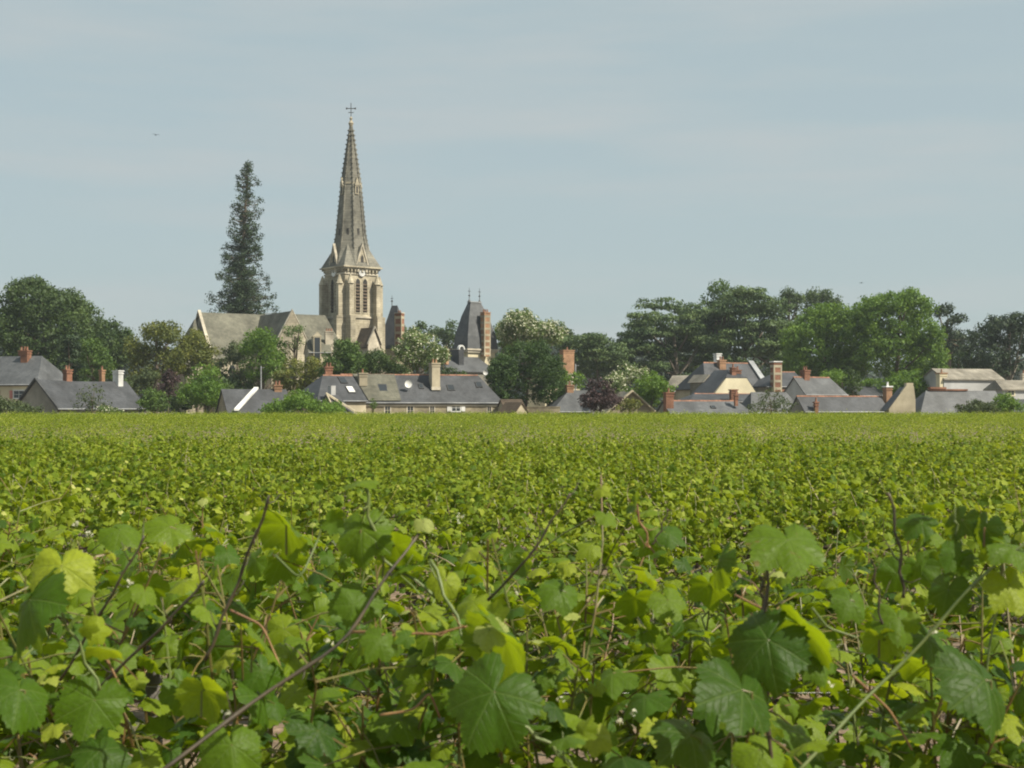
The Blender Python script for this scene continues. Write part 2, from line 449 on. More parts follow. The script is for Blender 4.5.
def ground():
    m, nt, b = newmat('soil')
    tc = nt.nodes.new("ShaderNodeTexCoord")
    n1 = nt.nodes.new("ShaderNodeTexNoise"); n1.inputs['Scale'].default_value = 9; n1.inputs['Detail'].default_value = 10
    n2 = nt.nodes.new("ShaderNodeTexNoise"); n2.inputs['Scale'].default_value = 0.8; n2.inputs['Detail'].default_value = 4
    for n in (n1, n2): nt.links.new(tc.outputs['Object'], n.inputs['Vector'])
    r = ramp(nt, [(0.3, (0.09, 0.062, 0.04)), (0.55, (0.17, 0.12, 0.08)), (0.75, (0.30, 0.22, 0.15))])
    g = ramp(nt, [(0.5, (0, 0, 0)), (0.62, (1, 1, 1))])
    nt.links.new(n1.outputs['Fac'], r.inputs['Fac']); nt.links.new(n2.outputs['Fac'], g.inputs['Fac'])
    mx = nt.nodes.new("ShaderNodeMix"); mx.data_type = 'RGBA'
    nt.links.new(g.outputs['Color'], mx.inputs['Factor']); nt.links.new(r.outputs['Color'], mx.inputs['A'])
    mx.inputs['B'].default_value = (0.07, 0.09, 0.03, 1)
    nt.links.new(mx.outputs['Result'], b.inputs['Base Color']); b.inputs['Roughness'].default_value = 0.95
    bp = nt.nodes.new("ShaderNodeBump"); bp.inputs['Strength'].default_value = 1; bp.inputs['Distance'].default_value = 0.05
    nt.links.new(n1.outputs['Fac'], bp.inputs['Height']); nt.links.new(bp.outputs['Normal'], b.inputs['Normal'])
    mb = MB()
    xs = np.array([-6000, -1500, -300, -100, 0, 100, 300, 1500, 6000.0]); ys = np.array([-300, -30, 0, 10, 148, 200, 400, 1500, 9000.0])
    V = np.array([(x, y, gz(y)) for y in ys for x in xs]); k = len(xs)
    Fq = [(j * k + i, j * k + i + 1, (j + 1) * k + i + 1, (j + 1) * k + i) for j in range(len(ys) - 1) for i in range(k - 1)]
    mb.add(V, Fq)
    tag(mb.build('ground', m), 'brown soil and grass under the vines and village', None, None, 'structure')
ground()

# ------------------------------------------------------------------ buildings
CH_LOW = 0.35
class Plan:
    """a building in its own frame: u along the front, v away from the viewer, z up"""
    def __init__(s, name, label, cat, a, b, group=None):
        (pa, da), (pb, db) = a, b
        A = Vector((X(pa, da), da, 0)); B = Vector((X(pb, db), db, 0))
        s.L = (B - A).length; s.rz = math.atan2(B.y - A.y, B.x - A.x); s.A = A; s.d = (da + db) / 2
        s.root = empty(name, A, s.rz, label, cat, group)
    def dist(s, u, v):
        return s.A.y + u * math.sin(s.rz) + v * math.cos(s.rz)
    def z(s, py, u=None, v=0.0):
        return Z(py, s.dist(s.L / 2 if u is None else u, v))
    def u(s, px, v=0.0):
        """u at which the line v=const crosses pixel column px"""
        k = (px - 512) / F
        c, sn = math.cos(s.rz), math.sin(s.rz)
        # world x = A.x + u c - v sn ; y = A.y + u sn + v c
        return (k * (s.A.y + v * c) - s.A.x + v * sn) / (c - k * sn)

def walls(P, W, ze, zr, mat, ridge='u', hipl=False, hipr=False, name='wall', u0=0, u1=None, v0=0, z0=0.0):
    u1 = P.L if u1 is None else u1; v1 = v0 + W; vm = (v0 + v1) / 2; um = (u0 + u1) / 2
    mb = MB()
    mb.box(u0, u1, v0, v1, z0, ze)
    if zr > ze:
        if ridge == 'u':
            if not hipl: mb.prism([(u0 + .02, v0, ze), (u0 + .02, v1, ze), (u0 + .02, vm, zr - .05)], (0.3, 0, 0))
            if not hipr: mb.prism([(u1 - .32, v0, ze), (u1 - .32, v1, ze), (u1 - .32, vm, zr - .05)], (0.3, 0, 0))
        else:
            mb.prism([(u0, v0 + .02, ze), (um, v0 + .02, zr - .05), (u1, v0 + .02, ze)], (0, 0.3, 0))
            mb.prism([(u0, v1 - .32, ze), (um, v1 - .32, zr - .05), (u1, v1 - .32, ze)], (0, 0.3, 0))
    return mb.build(name, mat, P.root)

def slab(mb, q, t=0.14):
    """roof plane: polygon q thickened downwards"""
    mb.prism(q, (0, 0, -t))

def roof(P, W, ze, zr, mat, ridge='u', hipl=0.0, hipr=0.0, o=0.25, u0=0, u1=None, v0=0, name='roof', sag=0.0):
    u1 = P.L if u1 is None else u1; v1 = v0 + W
    mb = MB()
    if ridge == 'u':
        vm = (v0 + v1) / 2; k = (zr - ze) / (W / 2); zo = ze - k * o + .1
        a, b_ = u0 - (o if hipl else .12), u1 + (o if hipr else .12)
        ra, rb = u0 + hipl - (.12 if not hipl else 0), u1 - hipr + (.12 if not hipr else 0)
        zt = zr + .1
        N = 8 if sag else 1
        for side, vv in ((0, v0 - o), (1, v1 + o)):
            for i in range(N):
                f0, f1 = i / N, (i + 1) / N
                s0, s1 = -sag * math.sin(math.pi * f0), -sag * math.sin(math.pi * f1)
                q = [(a + (b_ - a) * f0, vv, zo + s0 * .5), (a + (b_ - a) * f1, vv, zo + s1 * .5), (ra + (rb - ra) * f1, vm, zt + s1), (ra + (rb - ra) * f0, vm, zt + s0)]
                if side: q = q[::-1]
                slab(mb, q)
        if hipl: slab(mb, [(a, v1 + o, zo), (a, v0 - o, zo), (ra, vm, zt)])
        if hipr: slab(mb, [(b_, v0 - o, zo), (b_, v1 + o, zo), (rb, vm, zt)])
        ob = mb.build(name, mat, P.root)
        return ob, (ra, rb, vm, zt)
    um = (u0 + u1) / 2; k = (zr - ze) / ((u1 - u0) / 2); zo = ze - k * o + .1; zt = zr + .1
    slab(mb, [(u0 - o, v1 + .12, zo), (u0 - o, v0 - .12, zo), (um, v0 - .12, zt), (um, v1 + .12, zt)])
    slab(mb, [(u1 + o, v0 - .12, zo), (u1 + o, v1 + .12, zo), (um, v1 + .12, zt), (um, v0 - .12, zt)])
    return mb.build(name, mat, P.root), (v0, v1, um, zt)

def ridge_tiles(P, rb, mat, roofo):
    u0, u1, v, z = rb
    mb = MB(); n = max(2, int((u1 - u0) / 0.45))
    for i in range(n):
        a = u0 + (u1 - u0) * i / n; b_ = u0 + (u1 - u0) * (i + 1) / n - .03
        mb.prism([(a, v - .13, z - .08), (a, v, z + .05 + random.uniform(0, .03)), (a, v + .13, z - .08)], (b_ - a, 0, 0))
    return mb.build('ridge_tile_line', mat, roofo)

def chimney(P, u, v, wu, wv, z0, z1, mat, pots=1, cap=None, potmat=None, base=None, band=None, label=None):
    mb = MB()
    mb.box(u - wu / 2, u + wu / 2, v - wv / 2, v + wv / 2, z0, z1)
    mb.box(u - wu / 2 - .06, u + wu / 2 + .06, v - wv / 2 - .06, v + wv / 2 + .06, z1 - .32, z1 - .18)
    ch = mb.build('chimney', mat, P.root, label)
    c = MB(); c.box(u - wu / 2 - .09, u + wu / 2 + .09, v - wv / 2 - .09, v + wv / 2 + .09, z1, z1 + .14)
    c.build('cap', cap or mat, ch)
    if band:
        h = (z1 - z0)
        bm = MB()
        for i in range(band):
            zz = z0 + h * (i + .5) / band
            bm.box(u - wu / 2 - .03, u + wu / 2 + .03, v - wv / 2 - .03, v + wv / 2 + .03, zz - h / band * .22, zz + h / band * .12)
        # white corner stones
        bm.box(u - wu / 2 - .035, u - wu / 2 + .16, v - wv / 2 - .035, v - wv / 2 + .16, z0, z1 - .4)
        bm.box(u + wu / 2 - .16, u + wu / 2 + .035, v - wv / 2 - .035, v - wv / 2 + .16, z0, z1 - .4)
        bm.build('stone_band', M['render'], ch)
    if base:
        b2 = MB(); b2.box(u - wu / 2 - .05, u + wu / 2 + .05, v - wv / 2 - .05, v + wv / 2 + .05, z0 - .1, z0 + base); b2.build('base', M['white_stone'], ch)
    for i in range(pots):
        uu = u + (i - (pots - 1) / 2) * min(.38, wu / pots)
        p = MB(); p.frustum(uu, v, z1 + .14, z1 + .55, .13, .10, 8); p.frustum(uu, v, z1 + .55, z1 + .60, .14, .13, 8)
        p.build('chimney_pot', potmat or M['terracotta'], ch)
    return ch

def window(P, u0, u1, z0, z1, v=0.0, framem=None, shutters=None, bars=True):
    s = .14
    mb = MB()
    mb.box(u0 - s, u0, v - .05, v + .02, z0 - s, z1 + s); mb.box(u1, u1 + s, v - .05, v + .02, z0 - s, z1 + s)
    mb.box(u0, u1, v - .05, v + .02, z1, z1 + s); mb.box(u0, u1, v - .09, v + .02, z0 - s, z0)
    if bars:
        um = (u0 + u1) / 2
        mb.box(um - .025, um + .025, v - .035, v + .02, z0, z1)
        mb.box(u0, um - .025, v - .035, v + .02, (z0 + z1) / 2 - .02, (z0 + z1) / 2 + .02)
        mb.box(um + .025, u1, v - .035, v + .02, (z0 + z1) / 2 - .02, (z0 + z1) / 2 + .02)
    w_ = mb.build('window', framem or M['white_stone'], P.root)
    pn = MB(); pn.box(u0, u1, v - .012, v + .01, z0, z1); pn.build('pane', M['glass'], w_)
    if shutters:
        for a, b_ in ((u0 - .62, u0 - .16), (u1 + .16, u1 + .62)):
            q = MB(); q.box(a, b_, v - .09, v - .055, z0 - .05, z1 + .05)
            q.build('shutter', shutters, w_)
    return w_

def skylight(P, u, t, W, ze, zr, wd=.8, ln=1.1, mat=None, v0=0.0):
    """roof window: t 0..1 up the front slope"""
    k = (zr - ze) / (W / 2); a = math.atan(k)
    vc = v0 + t * W / 2; zc = ze + t * (zr - ze) + .12
    dirv = np.array([0, math.cos(a), math.sin(a)]); nrm = np.array([0, -math.sin(a), math.cos(a)])
    c = np.array([u, vc, zc])
    def rect(w_, l_, t0, t1, mb):
        p = [c + np.array([sx * w_ / 2, 0, 0]) + dirv * sy * l_ / 2 + nrm * t0 for sx, sy in ((-1, -1), (1, -1), (1, 1), (-1, 1))]
        mb.prism(p, nrm * (t1 - t0))
    f = MB(); rect(wd, ln, 0, .10, f); fo = f.build('skylight', M['iron'], P.root)
    g = MB(); rect(wd - .16, ln - .16, .10, .115, g); g.build('pane', mat or M['glass'], fo)

def dish(P, u, v, z, r=.45):
    mb = MB()
    rings = [(0, .10), (.5, .07), (.85, .02), (1.0, -.03)]
    V = [(u, v + .10, z)]; n = 14
    for rr_, dd in rings[1:]:
        for k in range(n):
            V.append((u + r * rr_ * math.cos(k * 2 * math.pi / n), v + dd, z + r * rr_ * math.sin(k * 2 * math.pi / n)))
    tri = [(0, 1 + k, 1 + (k + 1) % n) for k in range(n)]
    q = [(1 + j * n + k, 1 + j * n + (k + 1) % n, 1 + (j + 1) * n + (k + 1) % n, 1 + (j + 1) * n + k) for j in range(2) for k in range(n)]
    mb.add(V, tri); mb.f.setdefault(4, []).append(np.array(q))
    o = mb.build('satellite_dish', M['white'], P.root)
    a = MB(); a.tube([(u, v + .1, z), (u, v + .35, z - .1), (u, v + .35, z - 1.2)], .03, 6); a.tube([(u, v + .05, z - r * .8), (u, v - .3, z - .1)], .015, 5)
    a.build('mount', M['zinc'], o)

def gutter(P, W, ze, o=.25, u0=0, u1=None, v0=0.0, zofs=0.0):
    u1 = P.L if u1 is None else u1
    mb = MB(); mb.tube([(u0 - .1, v0 - o - .05, ze - .12 + zofs), (u1 + .1, v0 - o - .05, ze - .12 + zofs)], .07, 6)
    mb.build('gutter', M['zinc'], P.root)

def coping(P, pts, wid, mat, parent=None, name='coping'):
    """stone strip along a line of points in u,z at fixed v or u"""
    mb = MB()
    for a, b_ in zip(pts[:-1], pts[1:]):
        a = np.array(a, float); b_ = np.array(b_, float)
        ww = np.array(wid, float)
        mb.prism([a - ww / 2, a + ww / 2, b_ + ww / 2, b_ - ww / 2], (0, 0, .22))
    return mb.build(name, mat, parent or P.root)

# --- the church -----------------------------------------------------------
def church():
    P = Plan('church', 'tan stone village church with tall pointed spire and lichen-grey roofs', 'church', (212, 250), (333, 262))
    W = 13.0
    zr = P.z(315, P.L / 2, W / 2); ze = zr - 8.2
    walls(P, W, ze, zr, M['stone'], name='nave_wall')
    ro, rb = roof(P, W, ze, zr, M['slate_lichen'], name='nave_roof')
    # stone coping of the gable on the chancel side
    coping(P, [(-.1, -.5, ze - .1), (-.1, W / 2, zr + .3), (-.1, W + .5, ze - .1)], (.55, 0, 0), M['white_stone'])
    # lower chancel with a hipped end
    zc = zr - 1.3
    walls(P, W - 2.4, ze - 1, zc, M['stone'], name='chancel_wall', hipl=True, u0=-4.2, u1=-.6, v0=1.2)
    roof(P, W - 2.4, ze - 1, zc, M['slate_lichen'], name='chancel_roof', hipl=3.2, u0=-4.2, u1=-.65, v0=1.2)
    # buttress by the chancel, with sloping stone top
    g = MB(); g.box(.6, 1.9, -1.8, -.02, 0, ze - 3.4); g.prism([(.6, -1.8, ze - 3.4), (.6, -.02, ze - 3.4), (.6, -.02, ze - 1.6)], (1.3, 0, 0))
    g.build('buttress', M['white_stone'], P.root)
    # transept gable towards the viewer
    GV_ = -9.0
    um = P.u(292.5, GV_)
    ztr = P.z(311, um, GV_); zte = ztr - 7.6
    uA = um - 3.9; uB = um + 3.9
    tw = MB(); tw.box(uA, uB, GV_, -.02, 0, zte); tw.prism([(uA, GV_, zte), (um, GV_, ztr), (uB, GV_, zte)], (0, .5, 0)); tw.build('transept_wall', M['stone'], P.root)
    tr_ = MB()
    slab(tr_, [(uA - .1, W / 2, zte + .1), (uA - .1, GV_ + .5, zte + .1), (um, GV_ + .5, ztr + .05), (um, W / 2, ztr + .05)])
    slab(tr_, [(uB + .1, GV_ + .5, zte + .1), (uB + .1, W / 2, zte + .1), (um, W / 2, ztr + .05), (um, GV_ + .5, ztr + .05)])
    tr_.build('transept_roof', M['slate_lichen'], P.root)
    coping(P, [(uA - .25, GV_ + .2, zte), (um, GV_ + .2, ztr + .12), (uB + .25, GV_ + .2, zte)], (0, .45, 0), M['white_stone'])
    # wing between the gable and the tower foot
    uw1 = P.u(344, -7.6); zw = P.z(315, um + 4, -3.4); zwe = zw - 6.4
    walls(P, 8.0, zwe, zw, M['stone'], name='wing_wall', u0=um + .3, u1=uw1, v0=-7.6, hipr=True)
    roof(P, 8.0, zwe, zw, M['slate_lichen'], name='wing_roof', hipr=1.9, u0=um + .6, u1=uw1, v0=-7.6)
    # tall pointed window of the transept: frame and glass
    def lancet(u, z0, z1, wd, v, parent, fm, gm, nrm=-1, louv=False):
        def arch(half, top, n=7):
            pts = [(u - half, z0), (u + half, z0), (u + half, top - half * 1.5)]
            for i in range(1, n):
                a = i / n * R(62)
                pts.append((u + half - half * 2 * (1 - math.cos(a)), top - half * 1.5 + half * 1.70 * math.sin(a)))
            pts.append((u, top + half * .05))
            for p in pts[-2:2:-1]: pts.append((2 * u - p[0], p[1]))
            pts.append((u - half, top - half * 1.5))
            return pts
        o_ = arch(wd / 2 + .18, z1 + .2); o_ = [(a, b_ - (.15 if i < 2 else 0)) for i, (a, b_) in enumerate(o_)]
        i_ = arch(wd / 2, z1)
        k = len(o_)
        mb = MB()
        V = [(a, v + nrm * .10, b_) for a, b_ in o_] + [(a, v + nrm * .10, b_) for a, b_ in i_] + [(a, v, b_) for a, b_ in o_] + [(a, v, b_) for a, b_ in i_]
        q = []
        for i in range(k):
            j = (i + 1) % k
            q += [(i, j, k + j, k + i), (2 * k + i, 2 * k + j, j, i), (k + i, k + j, 3 * k + j, 3 * k + i)]
        mb.add(V, q)
        fo = mb.build('window', fm, parent)
        g_ = MB(); g_.prism([(a, v + nrm * .02, b_) for a, b_ in i_], (0, .01, 0)); g_.build('pane', gm, fo)
        if louv:
            lv = MB(); nl = 9
            for i in range(nl):
                zz = z0 + .25 + i * (z1 - z0 - .9) / nl
                lv.prism([(u - wd / 2 + .03, v + nrm * .03, zz + .32), (u - wd / 2 + .03, v + nrm * .22, zz + .05), (u - wd / 2 + .03, v + nrm * .22, zz), (u - wd / 2 + .03, v + nrm * .03, zz + .26)], (wd - .06, 0, 0))
            lv.build('louvres', M['tile_brown'], fo)
    lancet(um, zte - 5.5, zte - 1.0, 1.3, GV_, P.root, M['white_stone'], M['glass'])
    for i in range(3):
        uu = P.L * (.16 + i * .15)
        lancet(uu, ze - 5.5, ze - 1.2, 1.2, 0.0, P.root, M['white_stone'], M['glass'])
    # ---- tower, turned against the nave so that two faces show
    tx, td = X(351, 262), 262
    rel = Matrix.Rotation(-P.rz, 3, 'Z') @ (Vector((tx, td, 0)) - P.A)
    T = empty('tower', (rel.x, rel.y, 0), R(39) - P.rz); T.parent = P.root
    class Q: root = T
    s = 3.45                                        # half side
    zt = Z(266, td - 4); zb = Z(316, td - 4)
    mb = MB(); mb.box(-s, s, -s, s, 0, zt - .6); body = mb.build('tower_wall', M['stone'], T)
    # string course and cornice
    sc_ = MB(); sc_.box(-s - .25, s + .25, -s - .25, s + .25, zb - .3, zb); sc_.box(-s - .18, s + .18, -s - .18, s + .18, zt - 1.5, zt - 1.2)
    sc_.build('string_course', M['white_stone'], T)
    co = MB(); co.box(-s - .45, s + .45, -s - .45, s + .45, zt - .6, zt - .25); co.box(-s - .75, s + .75, -s - .75, s + .75, zt - .25, zt)
    for f in range(4):
        for i in range(9):
            t = -s + (i + .5) * 2 * s / 9
            x0, y0 = ((t, -s - .35), (s + .35, t), (t, s + .35), (-s - .35, t))[f]
            co.box(x0 - .14, x0 + .14, y0 - .14, y0 + .14, zt - 1.0, zt - .6)
    co.build('cornice', M['stone'], T)
    # angle buttresses with little pointed caps
    zpin = Z(275, td - 4)
    for cx in (-1, 1):
        for cy in (-1, 1):
            for ax in (0, 1):
                b1 = MB()
                off = s - .55
                if ax == 0:
                    x0, x1 = sorted((cx * (s + .02), cx * (s + 1.35))); y0, y1 = sorted((cy * (off - .45), cy * (off + .45)))
                    xl0, xl1 = sorted((cx * (s + .02), cx * (s + 1.8)))
                    b1.box(x0, x1, y0, y1, zb + .02, zpin - 1.6); b1.box(xl0, xl1, y0 - .08, y1 + .08, 0, zb - .32)
                    b1.box(xl0, xl1, y0 - .14, y1 + .14, zb - .32, zb + .02)
                    pc = ((x0 + x1) / 2 + cx * .2, (y0 + y1) / 2)
                else:
                    y0, y1 = sorted((cy * (s + .02), cy * (s + 1.35))); x0, x1 = sorted((cx * (off - .45), cx * (off + .45)))
                    yl0, yl1 = sorted((cy * (s + .02), cy * (s + 1.8)))
                    b1.box(x0, x1, y0, y1, zb + .02, zpin - 1.6); b1.box(x0 - .08, x1 + .08, yl0, yl1, 0, zb - .32)
                    b1.box(x0 - .14, x1 + .14, yl0, yl1, zb - .32, zb + .02)
                    pc = ((x0 + x1) / 2, (y0 + y1) / 2 + cy * .2)
                b1.frustum(pc[0], pc[1], zpin - 1.6, zpin - 1.3, .75, .62, 8, R(22.5)); b1.frustum(pc[0], pc[1], zpin - 1.3, zpin + .1, .6, .12, 8, R(22.5))
                b1.build('buttress', M['stone'], T)
    # faces: paired lancets with louvres, round window / clock above, gablet
    zl0 = Z(312, td - 4); zl1 = Z(278, td - 4)
    for k in range(4):
        fr = empty('tower_face', (0, 0, 0), k * math.pi / 2); fr.parent = T
        # pieces are direct children of the tower: bake the turn into the mesh instead
        bpy.data.objects.remove(fr)
        kids_before = set(COL.objects)
        for uu in (-.78, .78):
            lancet(uu, zl0, zl1, .95, -s, T, M['stone'], M['dark'], louv=True)
        # clock face under an arched hood
        cz = zl1 + 1.1
        c1 = MB(); n = 20
        c1.prism([(.72 * math.cos(a), -s - .32, cz + .72 * math.sin(a)) for a in np.arange(n) * 2 * math.pi / n], (0, .34, 0))
        ck = c1.build('clock_face', M['white'], T)
        hm = MB(); hm.box(-.03, .03, -s - .36, -s - .33, cz - .05, cz + .5); hm.box(-.05, .34, -s - .38, -s - .35, cz - .03, cz + .03); hm.build('clock_hand', M['iron'], ck)
        hd = MB(); N = 12
        for i in range(N):
            a0, a1 = math.pi * i / N, math.pi * (i + 1) / N
            hd.prism([(r_ * math.cos(a), -s - .5, cz + .05 + r_ * math.sin(a)) for r_, a in ((.85, a0), (1.15, a0), (1.15, a1), (.85, a1))], (0, .5, 0))
        hd.build('hood_arch', M['white_stone'], T)
        # steep stone gablet standing on the cornice
        gb = MB(); gb.prism([(-1.35, -s - .3, zt), (0, -s - .3, zt + 3.9), (1.35, -s - .3, zt)], (0, 2.2, 0)); gbo = gb.build('gablet', M['stone'], T)
        gc = MB()
        for sx in (-1, 1):
            gc.prism([(sx * 1.5, -s - .45, zt + .02), (sx * 1.22, -s - .45, zt + .02), (0, -s - .45, zt + 3.7), (0, -s - .45, zt + 4.3)], (0, .5, 0))
        gc.build('gablet_coping', M['white_stone'], gbo)
        go_ = MB(); go_.prism([(-.3, -s - .33, zt + .6), (.3, -s - .33, zt + .6), (.3, -s - .33, zt + 1.7), (0, -s - .33, zt + 2.2), (-.3, -s - .33, zt + 1.7)], (0, .02, 0)); go_.build('opening', M['dark'], gbo)
        rot = Matrix.Rotation(k * math.pi / 2, 4, 'Z')
        for o_ in set(COL.objects) - kids_before:
            o_.data.transform(rot)
    # ---- spire
    zs0 = zt; zs1 = Z(250, td); ztip = Z(121, td)
    sp = MB()
    r0 = 17.6 / F * td                                 # octagon radius at its foot
    # broach: square to octagon
    q = s + .55
    sqr = []
    for k in range(8):
        a = R(22.5) + k * math.pi / 4
        dx, dy = math.cos(a), math.sin(a)
        m_ = q / max(abs(dx), abs(dy)); sqr.append((dx * m_, dy * m_, zs0))
    oc = [(r0 * math.cos(R(22.5) + k * math.pi / 4), r0 * math.sin(R(22.5) + k * math.pi / 4), zs1) for k in range(8)]
    V = sqr + oc
    sp.add(V, [(i, (i + 1) % 8, 8 + (i + 1) % 8, 8 + i) for i in range(8)])
    prof = [(zs1, r0), (Z(235, td), r0 * .84), (Z(182, td), 9.6 / F * td), (ztip - 1, .26)]
    for (za, ra), (zb_, rb_) in zip(prof[:-1], prof[1:]):
        sp.frustum(0, 0, za, zb_, ra, rb_, 8, R(22.5))
    spo = sp.build('spire', M['spire_stone'], T)
    # corner pyramids where the square meets the octagon
    for cx in (-1, 1):
        for cy in (-1, 1):
            c_ = MB(); c_.add([(cx * q, cy * q, zs0), (cx * (q - 3.0), cy * q, zs0), (cx * q, cy * (q - 3.0), zs0), (cx * r0 * .62, cy * r0 * .62, zs0 + 4.2)], [(0, 1, 3), (0, 2, 3), (1, 2, 3), (0, 1, 2)])
            c_.build('broach', M['tile_brown'] if False else M['spire_stone'], spo)
    # ribs with crockets
    for k in range(8):
        a = R(22.5) + k * math.pi / 4
        rb_ = MB()
        pts = [(r_ * math.cos(a), r_ * math.sin(a), z_) for z_, r_ in prof]
        rb_.tube(pts, [.17, .15, .12, .07], 5)
        for i in range(1, 26):
            t = i / 26
            zz = zs1 + (ztip - 1 - zs1) * t
            rr_ = np.interp(zz, [p[0] for p in prof], [p[1] for p in prof])
            rb_.box(rr_ * math.cos(a) * 1.0 - .13 + .08 * math.cos(a), rr_ * math.cos(a) + .13 + .08 * math.cos(a), rr_ * math.sin(a) - .13 + .08 * math.sin(a), rr_ * math.sin(a) + .13 + .08 * math.sin(a), zz, zz + .22)
        rb_.build('rib', M['spire_stone'], spo)
    # band and small dormers half way, and lower slits
    zm = Z(184, td); rm = 9.6 / F * td
    bd = MB(); bd.frustum(0, 0, zm - .2, zm + .15, rm + .16, rm + .13, 8, R(22.5)); bd.build('band', M['stone'], spo)
    for k in range(8):
        a = k * math.pi / 4
        rotm = Matrix.Rotation(a + math.pi / 2, 4, 'Z')
        if k % 2 == 0:
            l = MB(); l.box(-.38, .38, -rm - .28, -rm + .9, zm - 2.1, zm - .5); l.prism([(-.5, -rm - .36, zm - .5), (0, -rm - .36, zm + 1.0), (.5, -rm - .36, zm - .5)], (0, 1.4, 0))
            lo = l.build('lucarne', M['stone'], spo); lo.data.transform(rotm)
            l2 = MB(); l2.box(-.2, .2, -rm - .30, -rm - .27, zm - 1.9, zm - .7); l3 = l2.build('opening', M['dark'], spo); l3.data.transform(rotm)
        zz = Z(234, td); rr_ = float(np.interp(zz, [p[0] for p in prof], [p[1] for p in prof])) * math.cos(R(22.5))
        l2 = MB(); l2.box(-.2, .2, -rr_ - .06, -rr_ + .3, zz - .8, zz + .8); l3 = l2.build('opening', M['dark'], spo); l3.data.transform(rotm)
    # finial and iron cross
    fn = MB(); fn.frustum(0, 0, ztip - 1.1, ztip - .4, .28, .5, 8); fn.frustum(0, 0, ztip - .4, ztip + .1, .5, .2, 8); fn.frustum(0, 0, ztip + .1, ztip + .5, .16, .3, 8); fn.frustum(0, 0, ztip + .5, ztip + .8, .3, .1, 8)
    fn.build('finial', M['stone'], spo)
    zc0 = Z(116, td); zc1 = Z(103, td)
    cr = MB(); cr.box(-.06, .06, -.06, .06, ztip + .6, zc1); zz = Z(108.5, td)
    cr.box(-.8, .8, -.05, .05, zz - .07, zz + .07); cr.box(-.5, .5, -.045, .045, zz - .8, zz - .68)
    for dx in (-.8, .8): cr.frustum(dx, 0, zz - .16, zz + .16, .13, .13, 6)
    cro = cr.build('cross', M['iron'], spo); cro.data.transform(Matrix.Rotation(-R(39), 4, 'Z'))
    # sub-sub level is not allowed: everything below the tower that hangs from the spire moves to the tower
    flat = [o for o in COL.objects if o.parent in (spo, body)]
    for o in flat: o.parent = T
    # sub-parts more than two levels down are lifted to the church; tower pieces stay part of the tower
    # small lean-to chapel against the tower foot: brown roof and white gable
    uc = P.u(368, -3)
    zr2 = P.z(327, uc, -3); ze2 = P.z(344, uc, -3)
    Cx = MB(); Cx.box(uc - .2, uc + 5.0, -6.0, 1.0, 0, ze2)
    Cx.prism([(uc + 5.0, -6.0, ze2), (uc + 5.0, -1.4, zr2 + .2), (uc + 5.0, 1.0, ze2)], (.35, 0, 0))
    chp = empty('dummy', (0, 0, 0)); bpy.data.objects.remove(chp)
    return P
CH = church()

def lift_depth():
    """thing > part > sub-part and no further: pieces deeper than that move up to the part they belong to"""
    bpy.context.view_layer.update()
    def depth(o):
        n = 0
        while o.parent: o = o.parent; n += 1
        return n
    for o in list(COL.objects):
        if depth(o) >= 3 and o.type == 'MESH':
            mw = Matrix.Identity(4)
            # local chain: compose basis matrices up to the level-1 ancestor
            cur = o; chain = []
            while depth(cur) > 1: chain.append(cur); cur = cur.parent
            for c in chain: mw = c.matrix_basis @ mw
            o.parent = cur; o.matrix_basis = mw
lift_depth()

# chapel beside the tower, in front
def simple_house(name, label, a, b, W, eave_py, ridge_py, wall='render', rf='slate', ridge='u', hipl=0., hipr=0., tiles='terracotta', cat='house', group=None, sag=0.0, gut=True):
    P = Plan(name, label, cat, a, b, group)
    ze = P.z(eave_py); zr = P.z(ridge_py, P.L / 2, W / 2 if ridge == 'u' else 0)
    walls(P, W, ze, zr, M[wall], ridge, bool(hipl), bool(hipr))
    ro, rb = roof(P, W, ze, zr, M[rf], ridge, hipl, hipr, sag=sag)
    if ridge == 'u':
        if tiles: ridge_tiles(P, rb, M[tiles], ro)
        if gut: gutter(P, W, ze)
    P.ze, P.zr, P.W, P.ro = ze, zr, W, ro
    return P

# sacristy at the tower foot: brown roof seen from the side, pale gable
P = simple_house('sacristy', 'small brown-roofed annex with pale gable below the church tower', (368, 240), (380, 242), 3.2, 345, 328, 'white_stone', 'tile_brown', ridge='v', cat='annex')
coping(P, [(-.2, -.15, P.ze), (P.L / 2, -.15, P.zr + .1), (P.L + .2, -.15, P.ze)], (0, .35, 0), M['white_stone'])
# white dormered house between gable and tower
P = simple_house('small_house', 'small white-walled house with dark window and chimney beside the church gable', (309, 227), (331, 228), 5.0, 352, 340, 'stone', 'slate_lichen', tiles=None)
window(P, P.u(315), P.u(319), P.z(350), P.z(343), framem=M['white_stone']) 
dm = MB(); u_ = P.u(317); zz = P.z(333)
dm.box(u_ - .6, u_ + .6, -.3, 2.0, P.ze - 1.5, zz - .6); dm.prism([(u_ - .8, -.35, zz - .6), (u_, -.35, zz + .2), (u_ + .8, -.35, zz - .6)], (0, 2.2, 0)); dm.build('dormer', M['render'], P.root)
dp = MB(); dp.box(u_ - .45, u_ + .45, -.33, -.305, P.ze - 1.2, zz - .75); dp.build('pane', M['glass'], P.root)
chimney(P, P.u(329, 2), 2, 1.3, 1.1, P.ze - 1, P.z(332, None, 2), M['white_stone'], 3)
